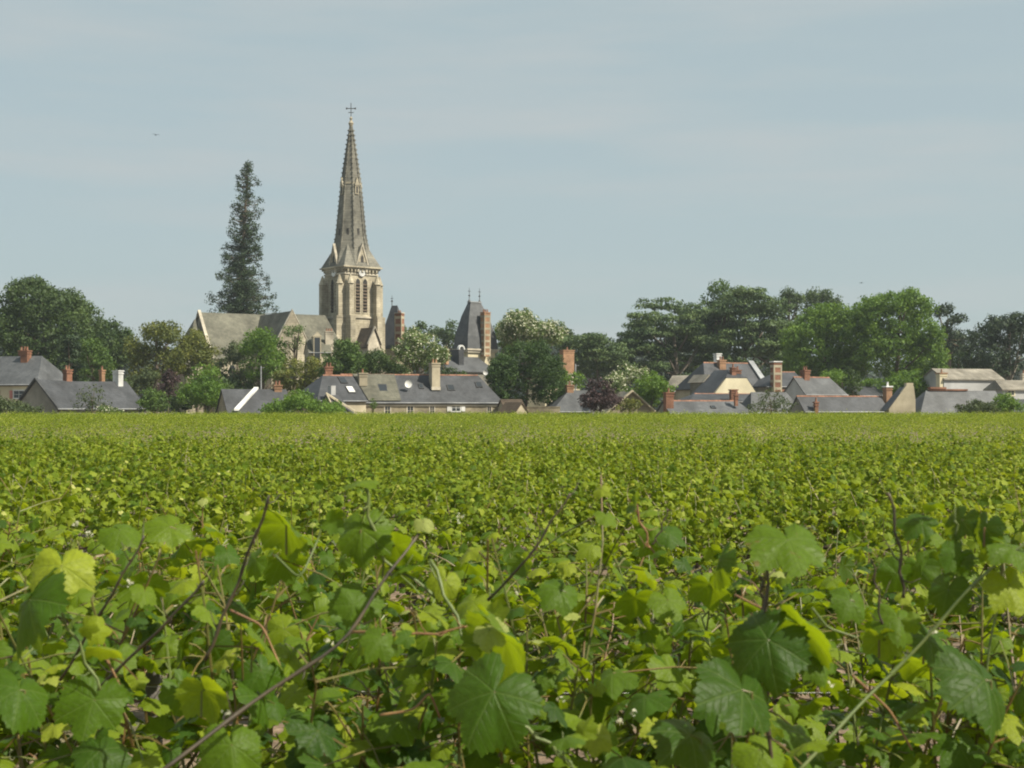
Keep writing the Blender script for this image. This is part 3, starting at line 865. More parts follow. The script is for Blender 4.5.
# slate roof and banded chimney behind the church
P = simple_house('tall_house', 'dark slate house with brick and white chimney showing behind the church tower', (379, 272), (396, 270), 5.5, 345, 306, 'render', 'slate', hipl=1.0, hipr=1.6, tiles=None, gut=False)
chimney(P, P.u(399.5, -.5), -.5, 1.5, 1.0, P.z(352), P.z(314, None, -.5), M['brick'], 2, cap=M['white_stone'], band=5)
fi = MB(); u_ = P.u(392, 3.5); fi.tube([(u_, 3.5, P.zr), (u_, 3.5, P.zr + 2.2)], [.09, .03], 6); fi.frustum(u_, 3.5, P.zr + .9, P.zr + 1.15, .2, .2, 8); fi.box(u_ - .3, u_ + .3, 3.47, 3.53, P.zr + 1.5, P.zr + 1.6); fi.build('roof_finial', M['iron'], P.root)

# --- mansard-roofed manor tower ------------------------------------------
def manor():
    P = Plan('manor_house', 'manor tower with steep slate mansard roof, twin iron finials and banded chimney', 'manor house', (468, 226), (495, 229.6))
    W = 3.0; L = P.L
    zc = P.z(349); zk = P.z(303, None, 2)
    wl = MB(); wl.box(0, L, 0, W, 0, zc - .6); wl.build('wall', M['cream'], P.root)
    cn = MB(); cn.box(-.3, L + .3, -.3, W + .3, zc - .6, zc - .25); cn.box(-.5, L + .5, -.5, W + .5, zc - .25, zc); cn.build('cornice', M['white_stone'], P.root)
    # steep concave-sided roof
    prof = [(0.0, 0.0), (.28, .30), (.70, .78), (1.0, 1.0)]
    ins_x = (1.45, 2.0); ins_y = 1.15
    rf = MB(); rings = []
    for f, hgt in prof:
        k = f ** 1.7
        rings.append([(-.35 + (ins_x[0] + .35) * k, -.35 + (ins_y + .35) * k, zc + (zk - zc) * f), (L + .35 - (ins_x[1] + .35) * k, -.35 + (ins_y + .35) * k, zc + (zk - zc) * f),
                      (L + .35 - (ins_x[1] + .35) * k, W + .35 - (ins_y + .35) * k, zc + (zk - zc) * f), (-.35 + (ins_x[0] + .35) * k, W + .35 - (ins_y + .35) * k, zc + (zk - zc) * f)])
    V = [p for r_ in rings for p in r_]
    rf.add(V, [(4 * j + i, 4 * j + (i + 1) % 4, 4 * j + 4 + (i + 1) % 4, 4 * j + 4 + i) for j in range(3) for i in range(4)] + [(12, 13, 14, 15)])
    ro = rf.build('roof', M['slate_light'], P.root)
    cp = MB(); t = rings[-1]; cp.box(t[0][0] - .1, t[1][0] + .1, t[0][1] - .1, t[2][1] + .1, zk, zk + .16); cp.build('roof_crest', M['zinc'], ro)
    for i in (0, 1):
        p = t[i]; f = MB(); yy = (t[0][1] + t[2][1]) / 2
        f.tube([(p[0], yy, zk + .1), (p[0], yy, zk + 2.4)], [.07, .03], 6); f.frustum(p[0], yy, zk + .16, zk + .5, .25, .08, 8); f.frustum(p[0], yy, zk + 1.0, zk + 1.2, .16, .16, 8); f.box(p[0] - .25, p[0] + .25, yy - .03, yy + .03, zk + 1.75, zk + 1.85)
        f.build('roof_finial', M['iron'], ro)
    chimney(P, P.u(486, -.7), -.55, 1.2, 1.0, zc - 1.2, P.z(313, None, -.7), M['brick_orange'], 3, band=7)
    # dormer on the dark side and one on the roof front
    dm = MB(); u_ = P.u(478.5, .3); dm.box(u_ - .4, u_ + .4, .35, 1.8, P.z(338), P.z(325)); dm.prism([(u_ - .5, .3, P.z(325)), (u_, .3, P.z(320)), (u_ + .5, .3, P.z(325))], (0, 1.6, 0)); dm.build('dormer', M['slate'], P.root)
    # lower wing with small hipped roof and round-headed white dormer
    u0 = P.u(444, -3); u1 = P.u(491, -3)
    lw = MB(); lw.box(u0, u1, -4, -.02, 0, P.z(372, None, -4)); lw.build('lower_wall', M['grey_render'], P.root)
    lr = MB(); zt_ = P.z(357, None, -2)
    slab(lr, [(u0 - .2, -4.3, P.z(372, None, -4)), (u1 + .2, -4.3, P.z(372, None, -4)), (u1 - .3, -.05, zt_), (u0 + 1.6, -.05, zt_)]); lr.build('lower_roof', M['slate_light'], P.root)
    tw = MB(); uu = P.u(459, -2); tw.box(uu - .5, uu + .5, -2.6, -.3, P.z(372), P.z(351)); tw.build('stair_turret', M['slate'], P.root)
    aw = MB(); N = 8; zz = P.z(349)
    for i in range(N):
        a0, a1 = math.pi * i / N, math.pi * (i + 1) / N
        aw.prism([(uu + r_ * math.cos(a), -2.75, zz - .35 + r_ * 1.2 * math.sin(a)) for r_, a in ((.42, a0), (.62, a0), (.62, a1), (.42, a1))], (0, .5, 0))
    aw.build('dormer_arch', M['white'], P.root)
    chimney(P, P.u(446.5, -2.5), -2.5, .5, .5, P.z(366), P.z(352), M['brick_orange'], 1)
manor()

# --- far left farmhouse ---------------------------------------------------
P = simple_house('farmhouse', 'farmhouse with grey slate roof and pink-shuttered pale wall behind dark bush', (-40, 176), (36.5, 172), 7.5, 384, 357, 'cream', 'slate_light', hipr=2.2, tiles=None)
chimney(P, P.u(26, 3.2), 3.2, 1.0, .8, P.zr - 1.2, P.z(351, P.L, 3.2), M['brick'], 2)
chimney(P, P.u(21.5, 4.2), 4.2, .5, .5, P.zr - .8, P.z(351, P.L, 4.2), M['brick'], 1)
window(P, P.u(14), P.u(24), P.z(398), P.z(391), shutters=M['pink_paint'], framem=M['white'])
window(P, P.u(-12), P.u(-4), P.z(398), P.z(391), shutters=M['pink_paint'], framem=M['white'])
# --- long grey gable house ------------------------------------------------
P = simple_house('slate_house', 'low house with bare grey gable, dark slate roof, brick and white chimneys', (57, 160), (146, 171), 7.2, 408, 381, 'grey_render', 'slate', tiles=None, sag=.15)
chimney(P, P.u(67.5, 3.9), 3.9, .8, .7, P.zr - .5, P.z(370, P.u(67), 3.6), M['brick'], 2)
chimney(P, P.u(118, 3.4), 3.4, .75, 1.0, P.zr - .9, P.z(371, P.u(118), 3.4), M['white'], 0, cap=M['white'])
chimney(P, P.u(102, 6.5), 6.5, .5, .5, P.zr - 1.5, P.z(370, P.u(102), 6.5), M['brick_orange'], 1)
coping(P, [(-.15, -.3, P.ze - .1), (-.15, 3.6, P.zr + .06), (-.15, 7.5, P.ze - .1)], (.15, 0, 0), M['iron'], name='verge_board')
# --- low roof with white coping -------------------------------------------
P = simple_house('low_shed', 'low slate shed with diagonal white stone coping and orange chimney', (228, 156), (292, 159), 5.5, 412, 390, 'rubble', 'slate', tiles=None, gut=False)
ul = P.u(246); coping(P, [(P.u(235.5), -.4, P.ze + .15), (P.u(256.5, 2.7), 2.75, P.zr + .12)], (.5, 0, 0), M['white'])
chimney(P, P.u(277.5, 2.75), 2.75, .85, .7, P.zr - 1.0, P.z(386, None, 2.75), M['brick_orange'], 2)

# --- the long stone farmhouse with skylights ------------------------------
def longhouse():
    P = Plan('long_farmhouse', 'long stone farmhouse with slate roof, skylights, red ridge tiles and tall chimneys', 'house', (341, 166), (502, 172))
    W = 7.0; ze = P.z(402); zr = P.z(375.5, None, W / 2)
    walls(P, W, ze, zr, M['rubble'], hipl=True, hipr=True); ro, rb = roof(P, W, ze, zr, M['slate'], hipl=0.6, hipr=2.0, sag=.0); ridge_tiles(P, rb, M['terracotta'], ro); gutter(P, W, ze)
    # weathered stretch: separate roof covering patch
    pm = MB(); k = (zr - ze) / (W / 2); ua, ub = P.u(365, 2), P.u(402, 2)
    pm.prism([(ua, -.1, ze + .04 + .115), (ub - .6, -.1, ze + .04 + .115), (ub - .6, W / 2 - .1, zr + .09 + .02), (ua - 1.2, W / 2 - .1, zr + .09 + .02)], (0, 0, .03)); pm.build('weathered_slates', M['slate_lichen'], ro)
    cr = MB(); cr.box(-.1, P.L + .1, -.14, -.02, ze - .5, ze - .28); cr.build('cornice', M['white_stone'], P.root)
    for a, b_, y0, y1 in ((385, 390, 409, 404), (407.5, 413, 410, 404), (430, 434, 409, 404), (487.5, 491, 411, 405), (355, 358, 410, 405)):
        window(P, P.u(a), P.u(b_), P.z(y0) - .7, P.z(y1 + 1.5), framem=M['white_stone'])
    ww = window(P, P.u(452), P.u(460), P.z(411), P.z(404.5), framem=M['white'], shutters=M['white'])
    chimney(P, P.u(362.5, 2.2), 2.2, .95, 1.1, P.z(386), P.z(374.5, None, 2.2), M['render'], 1)
    chimney(P, P.u(434.5, 2.0), 2.0, 1.0, 1.5, P.z(389), P.z(364, None, 2.0), M['render'], 2, potmat=M['brick_orange'], base=.3)
    chimney(P, P.u(328.6, 4), 4, .85, .7, P.z(386), P.z(368.5, None, 4), M['brick'], 2, base=.6)
    skylight(P, P.u(383.5, 1.2), .47, W, ze, zr, 1.1, 1.3); skylight(P, P.u(422.5, 1.2), .55, W, ze, zr, .6, .9); skylight(P, P.u(452, 1.2), .5, W, ze, zr, .9, 1.0); skylight(P, P.u(481, 1.2), .62, W, ze, zr, .8, 1.0)
    dish(P, P.u(408.5, 0.9), .9, P.z(384, None, .9), .46)
    dish(P, P.u(485.5, 3.2), 3.2, P.z(372.5, P.L, 3.2), .32)
    return P
P = longhouse()
# annex on its end: its own roof, two skylights and a curved gable in front
P = simple_house('end_cottage', 'slate cottage with two tilted skylights joined to the long farmhouse', (318, 160), (366, 163.5), 7.0, 400, 376, 'render', 'slate', hipl=2.4)
skylight(P, P.u(344, 2.4), .78, P.W, P.ze, P.zr, .95, 1.2); skylight(P, P.u(351, 1.2), .38, P.W, P.ze, P.zr, .95, 1.2, mat=M['white'])
bx_ = MB(); bx_.box(P.u(329.5, -1.0), P.u(334, -1.0), -1.4, -.6, 0, P.z(386)); bx_.build('pillar', M['pale_wall'], P.root)
P2 = simple_house('porch', 'small lean-to porch with curved cream gable edge before the farmhouse', (336, 155), (358, 158), 3.0, 418, 396, 'render', 'slate', hipr=1.6, tiles=None, gut=False, cat='porch')
coping(P2, [(-.12, -.3, P2.ze), (.1, 1.5, P2.zr + .15), (P2.L * .8, -.2, P2.ze + .6)], (.3, .1, 0), M['render'])
# small shed and low wall beyond its end
P = simple_house('garden_shed', 'tiny shed with dark roof and little pale gable beside the long farmhouse', (504, 169), (524, 169.6), 3.0, 407, 400, 'render', 'tile_brown', tiles=None, gut=False, cat='shed')
P = simple_house('gable_hut', 'tiny beige gabled hut at the edge of the vines', (516, 165), (527, 166), 3.0, 411, 403, 'render', 'tile_brown', ridge='v', cat='hut')
lw = MB(); lw.box(X(527, 172), X(560, 172), 172, 172.4, 0, Z(407.5, 172)); lw.box(X(527, 172) - .05, X(560, 172) + .05, 171.95, 172.45, Z(407.5, 172), Z(407.5, 172) + .12)
tag(lw.build('garden_wall', M['rubble']), 'low beige stone wall under the dense green tree', 'wall')
# house hidden behind trees: its big orange chimney
P = simple_house('hidden_house', 'pale house behind trees showing one large orange brick chimney', (545, 215), (580, 218), 6.0, 385, 372, 'cream', 'slate', tiles=None)
chimney(P, P.u(567, -.3), -.3, 1.9, 1.1, P.z(388), P.z(351), M['brick_orange'], 1, base=2.2)
# grey roofs with beige slope behind purple bush
P = simple_house('grey_cottage', 'low grey-roofed cottage with small brick chimney and white roof hatch', (553, 176), (612, 178), 6.0, 411, 391, 'rubble', 'slate_light', hipl=3.0, tiles=None)
chimney(P, P.u(569.5, 3), 3, .85, .8, P.zr - 1.4, P.z(386, None, 3), M['brick_orange'], 1)
skylight(P, P.u(588, 1.8), .6, P.W, P.ze, P.zr, 1.0, .7, mat=M['white'])
P = simple_house('beige_barn', 'beige-roofed barn whose long slope falls behind the purple bush', (606, 171), (656, 173), 8.0, 415, 392, 'rubble', 'stone_roof', ridge='v', cat='barn')
coping(P, [(-.3, -.3, P.ze - .1), (P.L / 2, -.3, P.zr + .05), (P.L + .3, -.3, P.ze - .1)], (0, .35, 0), M['render'], name='verge')
# pale roof by the cedar
P = simple_house('pale_barn', 'barn with pale beige stone roof below the tall bare cedar trunk', (664, 196), (690, 194), 6.0, 391, 376, 'render', 'stone_roof', tiles=None, cat='barn')
# ---- central right cluster
P = simple_house('slate_mansion', 'steep dark slate house with white-coped end and small orange chimneys', (706, 186), (766, 190), 7.5, 388, 363.5, 'render', 'slate', hipl=2.0)
chimney(P, P.u(721.5, 3), 3, 1.0, .7, P.zr - 1.6, P.z(361, None, 3), M['brick_orange'], 2)
chimney(P, P.u(717.5, 5), 5, .75, .75, P.zr - 1.6, P.z(354.5, None, 5), M['white'], 0, cap=M['white'], label='white boxed chimney')
coping(P, [(P.L + .15, -.6, P.ze - .2), (P.L + .15, 3.75, P.zr + .25)], (.8, 0, 0), M['zinc'], name='verge')
dm = MB(); u_ = P.u(706.5, -1); dm.box(u_ - .75, u_ + .75, -1.6, 1.8, 0, P.z(383)); dm.prism([(u_ - 1.0, -1.7, P.z(383)), (u_, -1.7, P.z(375)), (u_ + 1.0, -1.7, P.z(383))], (0, 3.8, 0)); dm.build('dormer', M['stone_roof'], P.root)
dp = MB(); dp.box(u_ - .4, u_ + .4, -1.63, -1.605, P.z(390), P.z(384)); dp.build('pane', M['glass'], P.root)
P = simple_house('banded_chimney_house', 'slate house with broad brick and white chimney between two roofs', (767, 186), (806, 188), 6.0, 386, 372.5, 'grey_render', 'slate', hipl=3.2)
chimney(P, P.u(776, -.4), -.4, 1.15, .9, P.z(392), P.z(362.5), M['brick'], 0, cap=M['white'], band=4)
sv = MB(); sv.box(-.2, P.L + .1, -.3, -.02, P.ze - .75, P.ze - .45); sv.build('brick_band', M['brick'], P.root)
# cream clipped gable
def creamgable():
    P = Plan('cream_gable_house', 'house with bright cream clipped gable and double red brick chimney', 'house', (714.5, 178), (757, 180))
    L = P.L; W = 6.0
    z0 = 0; ze = P.z(394); zt = P.z(378); ua, ub = P.u(726.5), P.u(746.5)
    wl = MB(); wl.prism([(0, 0, 0), (L, 0, 0), (L, 0, ze), (ub, 0, zt), (ua, 0, zt), (0, 0, ze)], (0, .4, 0)); wl.box(.1, L - .1, .42, W, 0, ze - .3); wl.build('wall', M['cream'], P.root)
    rf = MB(); um = (ua + ub) / 2; zr = zt + (zt - ze) * .55
    slab(rf, [(-.25, W, ze), (-.25, .2, ze), (ua - .1, .2, zt + .1), (um, 2.0, zr), (um, W, zr)][:5])
    slab(rf, [(L + .25, .2, ze), (L + .25, W, ze), (um, W, zr), (um, 2.0, zr), (ub + .1, .2, zt + .1)])
    slab(rf, [(ua - .1, .0, zt + .1), (ub + .1, .0, zt + .1), (um, 2.0, zr)]); rf.build('roof', M['slate'], P.root)
    chimney(P, P.u(733, .8), .8, .6, .6, zt, P.z(368.5, None, .8), M['brick'], 1); chimney(P, P.u(737.5, 1.2), 1.2, .7, .6, zt, P.z(371, None, 1.2), M['brick'], 1)
creamgable()
P = simple_house('mid_roof_house', 'low dark roof with beige ridge in front of the cream gable', (690, 172), (757, 174), 5.0, 401, 394.5, 'grey_render', 'slate', hipl=1.5)
chimney(P, P.u(734, -.8), -.6, .8, .7, P.z(403), P.z(390.5), M['brick'], 0, cap=M['brick'])
P = simple_house('front_roof_house', 'long low pale-grey roof nearest the vines with a stubby brick chimney', (670, 158), (752, 161), 3.8, 413, 401.5, 'grey_render', 'slate_light', hipr=1.0)
chimney(P, P.u(668.5, 1), 1.0, .9, .8, P.z(412), P.z(393.5, 0, 1), M['brick'], 1)
chimney(P, P.u(736, .6), .6, .35, .35, P.z(406), P.z(396), M['brick'], 1)
skylight(P, P.u(713, .8), .4, P.W, P.ze, P.zr, .6, .5)
P = simple_house('grey_barn', 'grey slate barn standing behind the hazy shrub', (752, 166), (802, 168), 4.0, 412, 393, 'grey_render', 'slate_light', tiles=None, hipl=.9, hipr=1.0, cat='barn')
P = simple_house('brick_ridge_house', 'slate house with orange ridge and tall brick chimney at its gable', (805, 176), (846, 180), 3.8, 394, 378, 'pale_wall', 'slate_light', hipr=1.0)
chimney(P, P.u(805, 1.9), 1.9, .9, .8, P.z(394, 0), P.z(371, 0, 1.9), M['brick'], 2)
P = simple_house('low_long_house', 'low long slate roof with orange ridge ending at a tall chimney', (805, 160), (888, 163), 3.6, 411, 397, 'grey_render', 'slate', tiles='terracotta')
chimney(P, P.u(887.5, 1.5), 1.5, .75, .8, P.z(410), P.z(387, None, 1.5), M['brick_orange'], 1, cap=M['white'], potmat=M['white'])
chimney(P, P.u(816, -.2), -.2, .4, .4, 1.0, P.z(403), M['brick'], 1)
P = simple_house('far_low_house', 'small dark green-grey roof in front of dark tree', (858, 190), (884, 191), 5.0, 395, 387, 'grey_render', 'slate', tiles=None)
# bare beige gable
def baregable():
    P = Plan('beige_gable_house', 'bare beige rendered gable with stub chimney rising from the vines', 'house', (889, 158.5), (915.5, 158.8))
    L = P.L; W = 2.0; z1 = P.z(386)
    wl = MB(); wl.prism([(0, 0, 0), (L, 0, 0), (L, 0, P.z(400)), (L - .2, 0, z1), (P.u(906), 0, z1), (0, 0, P.z(409))], (0, .4, 0)); wl.build('wall', M['render'], P.root)
    rf = MB(); slab(rf, [(-.3, .05, P.z(410)), (P.u(906), .05, z1 - .1), (P.u(906), W, z1 - .1), (-.3, W, P.z(410))][::-1]); rf.build('roof', M['slate'], P.root)
    c = MB(); c.box(P.u(906.5), L - .25, .0, .7, z1, z1 + .35); c.build('chimney', M['render'], P.root)
    b2 = MB(); b2.box(.2, L - .2, .42, W, 0, P.z(409)); b2.build('rear_wall', M['render'], P.root)
baregable()
P = simple_house('white_lean_to', 'small white lean-to between the bare gable and the slate roof', (915, 165), (924, 166), 3.0, 404, 399, 'white', 'zinc', tiles=None, gut=False, cat='shed')
P = simple_house('hipped_slate_house', 'wide slate roof with hipped dark end and red ridge line behind bushes', (921, 160), (1006, 163), 4.4, 413, 391.5, 'grey_render', 'slate_light', hipl=2.0, tiles=None)
rt = MB(); rt.box(P.u(929, 2.2), P.u(967, 2.2), 2.0, 2.4, P.zr + .1, P.zr + .28); rt.box(P.u(929, 2.2), P.u(945, 2.2), 1.9, 2.5, P.zr + .28, P.zr + .5); rt.build('red_ridge', M['brick'], P.root)
P = simple_house('stone_roof_barn', 'big barn with pale mottled stone roof and whitish wall by dark pines', (944, 184), (1003, 187), 5.0, 379, 369.5, 'pale_wall', 'stone_roof', tiles=None, gut=False, cat='barn')
chimney(P, P.u(941.5, .5), .5, 1.1, .8, P.z(392), P.z(374), M['cream'], 1, potmat=M['brick_orange'], cap=M['brick_orange'])
P = simple_house('windowed_gable_house', 'pale house with one dark window beside the stone-roofed barn', (1003, 174), (1040, 175), 4.0, 389, 381, 'pale_wall', 'stone_roof', tiles=None, hipl=.1, gut=False)
window(P, P.u(1008), P.u(1014), P.z(395), P.z(391) , framem=M['cream'])
chimney(P, P.u(1023.5, 3), 3, .6, .6, P.zr - 1, P.z(374), M['white_stone'], 1)
P = simple_house('edge_shed', 'small dark slate shed by the right-hand bushes', (1013, 158), (1040, 159), 4.0, 411, 400, 'grey_render', 'slate', tiles=None, gut=False, cat='shed')
P.root['label'] = 'small dark slate shed beside the bright green bush'
# lamp poles
for i, (px, d, top, lab) in enumerate([(261, 200, 366, 'thin grey pole before the dark trees near the church'), (575.5, 205, 364, 'thin grey pole beside the large orange chimney')]):
    e = empty('utility_pole', (X(px, d), d, 0), 0, lab, 'pole')
    mb = MB(); mb.tube([(0, 0, 0), (0, 0, Z(top, d))], [.13, .09], 8); mb.build('pole', M['zinc'], e)
    mb = MB(); mb.tube([(0, 0, Z(top, d) - .3), (.5, -.1, Z(top, d) - .2)], .04, 6); mb.build('bracket', M['zinc'], e)

# ------------------------------------------------------------------ trees
def cards(centres, radii, n_each, s, nbias=0.68, flat=1.0, rng=RNG, shell=0.65, upn=0.0, tone=None):
    """leaf cards spread through ellipsoidal clumps; centres (k,3) radii (k,3) n_each (k,)"""
    idx = np.repeat(np.arange(len(centres)), n_each)
    N = len(idx)
    dr = rng.normal(size=(N, 3)); dr /= np.linalg.norm(dr, axis=1)[:, None]
    rad = shell + (1.08 - shell) * rng.random(N) ** 0.7
    rad = np.where(rng.random(N) < 0.18, rng.random(N), rad)
    p = centres[idx] + dr * radii[idx] * rad[:, None]
    p += rng.normal(size=(N, 3)) * s * 0.35
    nr = dr * nbias + rng.normal(size=(N, 3)) * (1 - nbias) * 0.8; nr[:, 2] += upn
    nr /= np.linalg.norm(nr, axis=1)[:, None]
    t = np.cross(nr, rng.normal(size=(N, 3))); t /= np.linalg.norm(t, axis=1)[:, None] + 1e-9
    b = np.cross(nr, t)
    sz = s * (0.55 + 0.9 * rng.random(N))
    t = t * sz[:, None]; b = b * (sz * (0.45 + 0.35 * rng.random(N)))[:, None]
    V = np.stack([p - t * .5, p - b * .5 + nr * sz[:, None] * .08, p + t * .5, p + b * .5 + nr * sz[:, None] * .08], 1).reshape(-1, 3)
    Fq = np.arange(N * 4).reshape(-1, 4)
    cv = rng.random(len(centres)) * .5 if tone is None else tone
    val = np.clip(cv[idx] + rng.random(N) * .55, 0, 1)
    return V, Fq, np.repeat(val, 4)

def limbs(root, base, crown_c, pts, r0, mat, name='trunk', split=True):
    mb = MB()
    base = np.array(base, float); top = np.array(crown_c, float)
    k = 6
    path = [base + (top - base) * t + np.array([math.sin(t * 5 + base[0]) * .25, math.cos(t * 4) * .2, 0]) * (r0 * 1.2) * t for t in np.linspace(0, 1, k)]
    mb.tube(path, np.linspace(r0, r0 * .38, k), 8)
    mb.tube([base - np.array([0, 0, .1]), base + np.array([0, 0, r0])], [r0 * 1.5, r0], 8)
    for p in pts:
        p = np.array(p, float)
        j = random.randint(2, k - 2); st = path[j]
        mid = st * .5 + p * .5 + np.array([0, 0, -.06 * np.linalg.norm(p - st)])
        mb.tube([st, mid, p], [r0 * .42, r0 * .28, r0 * .08], 6)
    return mb.build(name, mat, root)

def tree(name, label, cat, d, blobs, mat, trunk=None, s=None, style='round', dens=1.0, group=None, bark='bark', flowers=None, sub=None, depth=None, tr=None):
    """blobs: (px, py, rx_px, rz_px)"""
    k = d / F
    if s is None: s = 2.1 * k
    bx = np.array([b[0] for b in blobs], float); 
    cxp = float(np.average(bx, weights=[b[2] for b in blobs])) if trunk is None else trunk
    wpx = max(b[0] + b[2] for b in blobs) - min(b[0] - b[2] for b in blobs)
    dep = (wpx * k * .5) if depth is None else depth
    x0 = X(cxp, d)
    root = empty(name, (x0, d, 0), 0, label, cat, group)
    C, Rd, Nn = [], [], []
    inner = []; core = []
    for (px, py, rx, rz) in blobs:
        c = np.array([X(px, d) - x0, 0, Z(py, d)]); r = np.array([rx * k, min(dep, max(rx, rz) * k * 1.0), rz * k])
        c[1] = RNG.uniform(-.35, .35) * max(0, dep - r[1] * .5)
        # fill: a few copies of the lobe in depth so that the crown is deep as well as wide
        reps = max(1, int(round(dep / (r[1] + 1e-3) * .9)))
        for q in range(reps):
            cy = c[1] if reps == 1 else (-dep * .6 + q * dep * 1.2 / (reps - 1))
            cc = np.array([c[0], cy, c[2] - abs(cy) * .12]); rr_ = r * (1 - .25 * min(1, abs(cy) / (dep + .1)))
            inner.append(cc); core.append((cc, rr_ * .80))
            vol = (rr_[0] * rr_[2])
            if style == 'cedar':
                n = max(5, int(rx * rz / 16))
                for i in range(n):
                    dd = RNG.normal(size=3); dd /= np.linalg.norm(dd); f = RNG.uniform(.35, .95)
                    rs = RNG.uniform(4.5, 9.0) * k
                    C.append(cc + dd * rr_ * f); Rd.append([rs * 1.25, rs * 1.15, rs * .26]); Nn.append(int(dens * rs * rs * 11 / (s * s)))
            else:
                sr = (sub or 5.0) * k
                n = max(5, int(1.5 * rx * rz * k * k / (sr * sr) * 1.5))
                for i in range(n):
                    dd = RNG.normal(size=3); dd /= np.linalg.norm(dd); f = RNG.uniform(.45, 1.0) ** .6
                    rs = sr * RNG.uniform(.55, 1.25); f = min(f, max(0.2, 1 - .5 * rs / max(rr_.min(), .1)) + .12)
                    C.append(cc + dd * rr_ * f); Rd.append([rs * 1.1, rs * 1.1, rs * .85]); Nn.append(int(dens * rs * rs * 12 / (s * s)))
    C = np.array(C); Rd = np.array(Rd); Nn = np.maximum(np.array(Nn), 6)
    V, Fq, val = cards(C, Rd, Nn, s, upn=.35 if style == 'cedar' else .05)
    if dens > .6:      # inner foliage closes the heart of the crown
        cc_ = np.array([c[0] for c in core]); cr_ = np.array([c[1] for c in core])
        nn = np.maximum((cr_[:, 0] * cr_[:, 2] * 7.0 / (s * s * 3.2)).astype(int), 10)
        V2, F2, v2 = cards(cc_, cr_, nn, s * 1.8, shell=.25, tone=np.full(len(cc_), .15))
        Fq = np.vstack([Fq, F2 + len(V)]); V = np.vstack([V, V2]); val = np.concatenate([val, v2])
    ok = V.reshape(-1, 4, 3)[:, :, 2].min(1) > 0.05
    Fq = Fq[ok]
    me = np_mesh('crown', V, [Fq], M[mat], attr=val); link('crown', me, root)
    tall = max(c[2] for c in inner)
    mc = inner[int(np.argmax([c[2] for c in inner]))]
    pts = [C[i] for i in RNG.integers(0, len(C), 9 if d < 400 else 3)]
    limbs(root, (0, 0, 0), (mc[0] * .5, mc[1] * .5, tall * .92), pts, tr or max(.12, tall * .022), M[bark])
    if flowers:
        frac, fs = flowers
        top = C[:, 2] > np.quantile(C[:, 2], .15)
        Cf = C[top]; Rf = Rd[top] * 1.08
        Vf, Ff, vf = cards(Cf, Rf, np.maximum((Nn[top] * frac).astype(int), 2), fs * s, shell=.95, upn=.5)
        link('blossom', np_mesh('blossom', Vf, [Ff], M['blossom_white'], attr=vf), root)
    return root

def sequoia():
    d = 285; k = d / F; x0 = X(240, d)
    root = empty('giant_sequoia', (x0, d, 0), 0, 'tall dark narrow conifer with open ragged top behind the church', 'tree')
    prof = [(163, 3, .0), (172, 8, 0), (185, 12, 0), (200, 15, 3), (215, 16, -1), (232, 16, 0), (250, 18, 1), (268, 23, 1), (285, 28, 1), (300, 31, -1), (318, 32, -2), (345, 30, 0), (375, 26, 0)]
    yy = [p[0] for p in prof]; rr_ = [p[1] for p in prof]
    C, Rd, Nn = [], [], []; br = MB()
    s = .33
    py = 164.0
    while py < 378:
        rad = np.interp(py, yy, rr_) * k
        n = int(np.interp(py, [163, 225, 300], [6, 9, 13])); q_ = float(np.interp(py, [195, 290], [0, 1]))
        cx_ = np.interp(py, [163, 300], [8, 0]) * k
        for i in range(n):
            a = RNG.uniform(0, 2 * math.pi); f = RNG.uniform(.3, 1.1) if RNG.random() < q_ else RNG.choice([.25, .6, .8, .95, 1.0])
            rs = RNG.uniform(2.4, 4.0) * k * (.92 + .45 * q_)
            rad2 = max(0, rad * f * RNG.uniform(.85, 1.15) - rs * .3)
            c = np.array([cx_ + math.cos(a) * rad2, math.sin(a) * rad2, Z(max(py + RNG.uniform(-3, 3), 164), d)])
            C.append(c); Rd.append([rs, rs, rs * .85]); Nn.append(int(rs * rs * 8.5 / (s * s)))
            br.tube([(cx_, 0, c[2] - .2), ((c[0] + cx_) * .5, c[1] * .5, c[2] - .5), (c[0], c[1], c[2])], [.11, .08, .03], 4)
            if rad2 > 2.0 and RNG.random() < q_ * .75:
                C.append(c * np.array([.55, .55, 1]) + np.array([0, 0, -.4])); Rd.append([rs, rs, rs]); Nn.append(int(rs * rs * 7 / (s * s)))
        py += 3.4
    V, Fq, val = cards(np.array(C), np.array(Rd), np.array(Nn), s, shell=.5)
    link('crown', np_mesh('crown', V, [Fq], M['conifer'], attr=val), root)
    br.tube([(0, 0, 0), (0, 0, 12), (.45 * k, 0, Z(300, d)), (4 * k, 0, Z(230, d)), (7.8 * k, 0, Z(166, d))], [1.3, .9, .7, .35, .06], 10)
    br.build('trunk', M['bark'], root)
sequoia()

# left
tree('broadleaf_tree', 'large dark green broadleaf tree rising behind the far farmhouse', 'tree', 240,
     [(30, 300, 22, 20), (55, 305, 24, 18), (80, 325, 26, 20), (25, 335, 30, 28), (60, 345, 34, 30), (12, 322, 18, 18), (110, 340, 22, 18), (-6, 330, 18, 24), (40, 372, 40, 24), (95, 365, 30, 26), (72, 300, 12, 10), (35, 285, 8, 7)], 'dark_green', trunk=50, sub=6.5, s=.42)
tree('broadleaf_tree', 'dark green tree shouldering the large one and fading down beside golden tree', 'tree', 252, [(112, 336, 14, 16), (122, 350, 14, 22), (100, 350, 16, 22)], 'dark_green', s=.42)
tree('young_conifer', 'dark layered conifer between the large dark tree and bright green bush', 'tree', 205, [(72, 340, 9, 8), (71, 352, 14, 9), (70, 366, 18, 9), (70, 378, 21, 9)], 'conifer', style='cedar', s=.3)
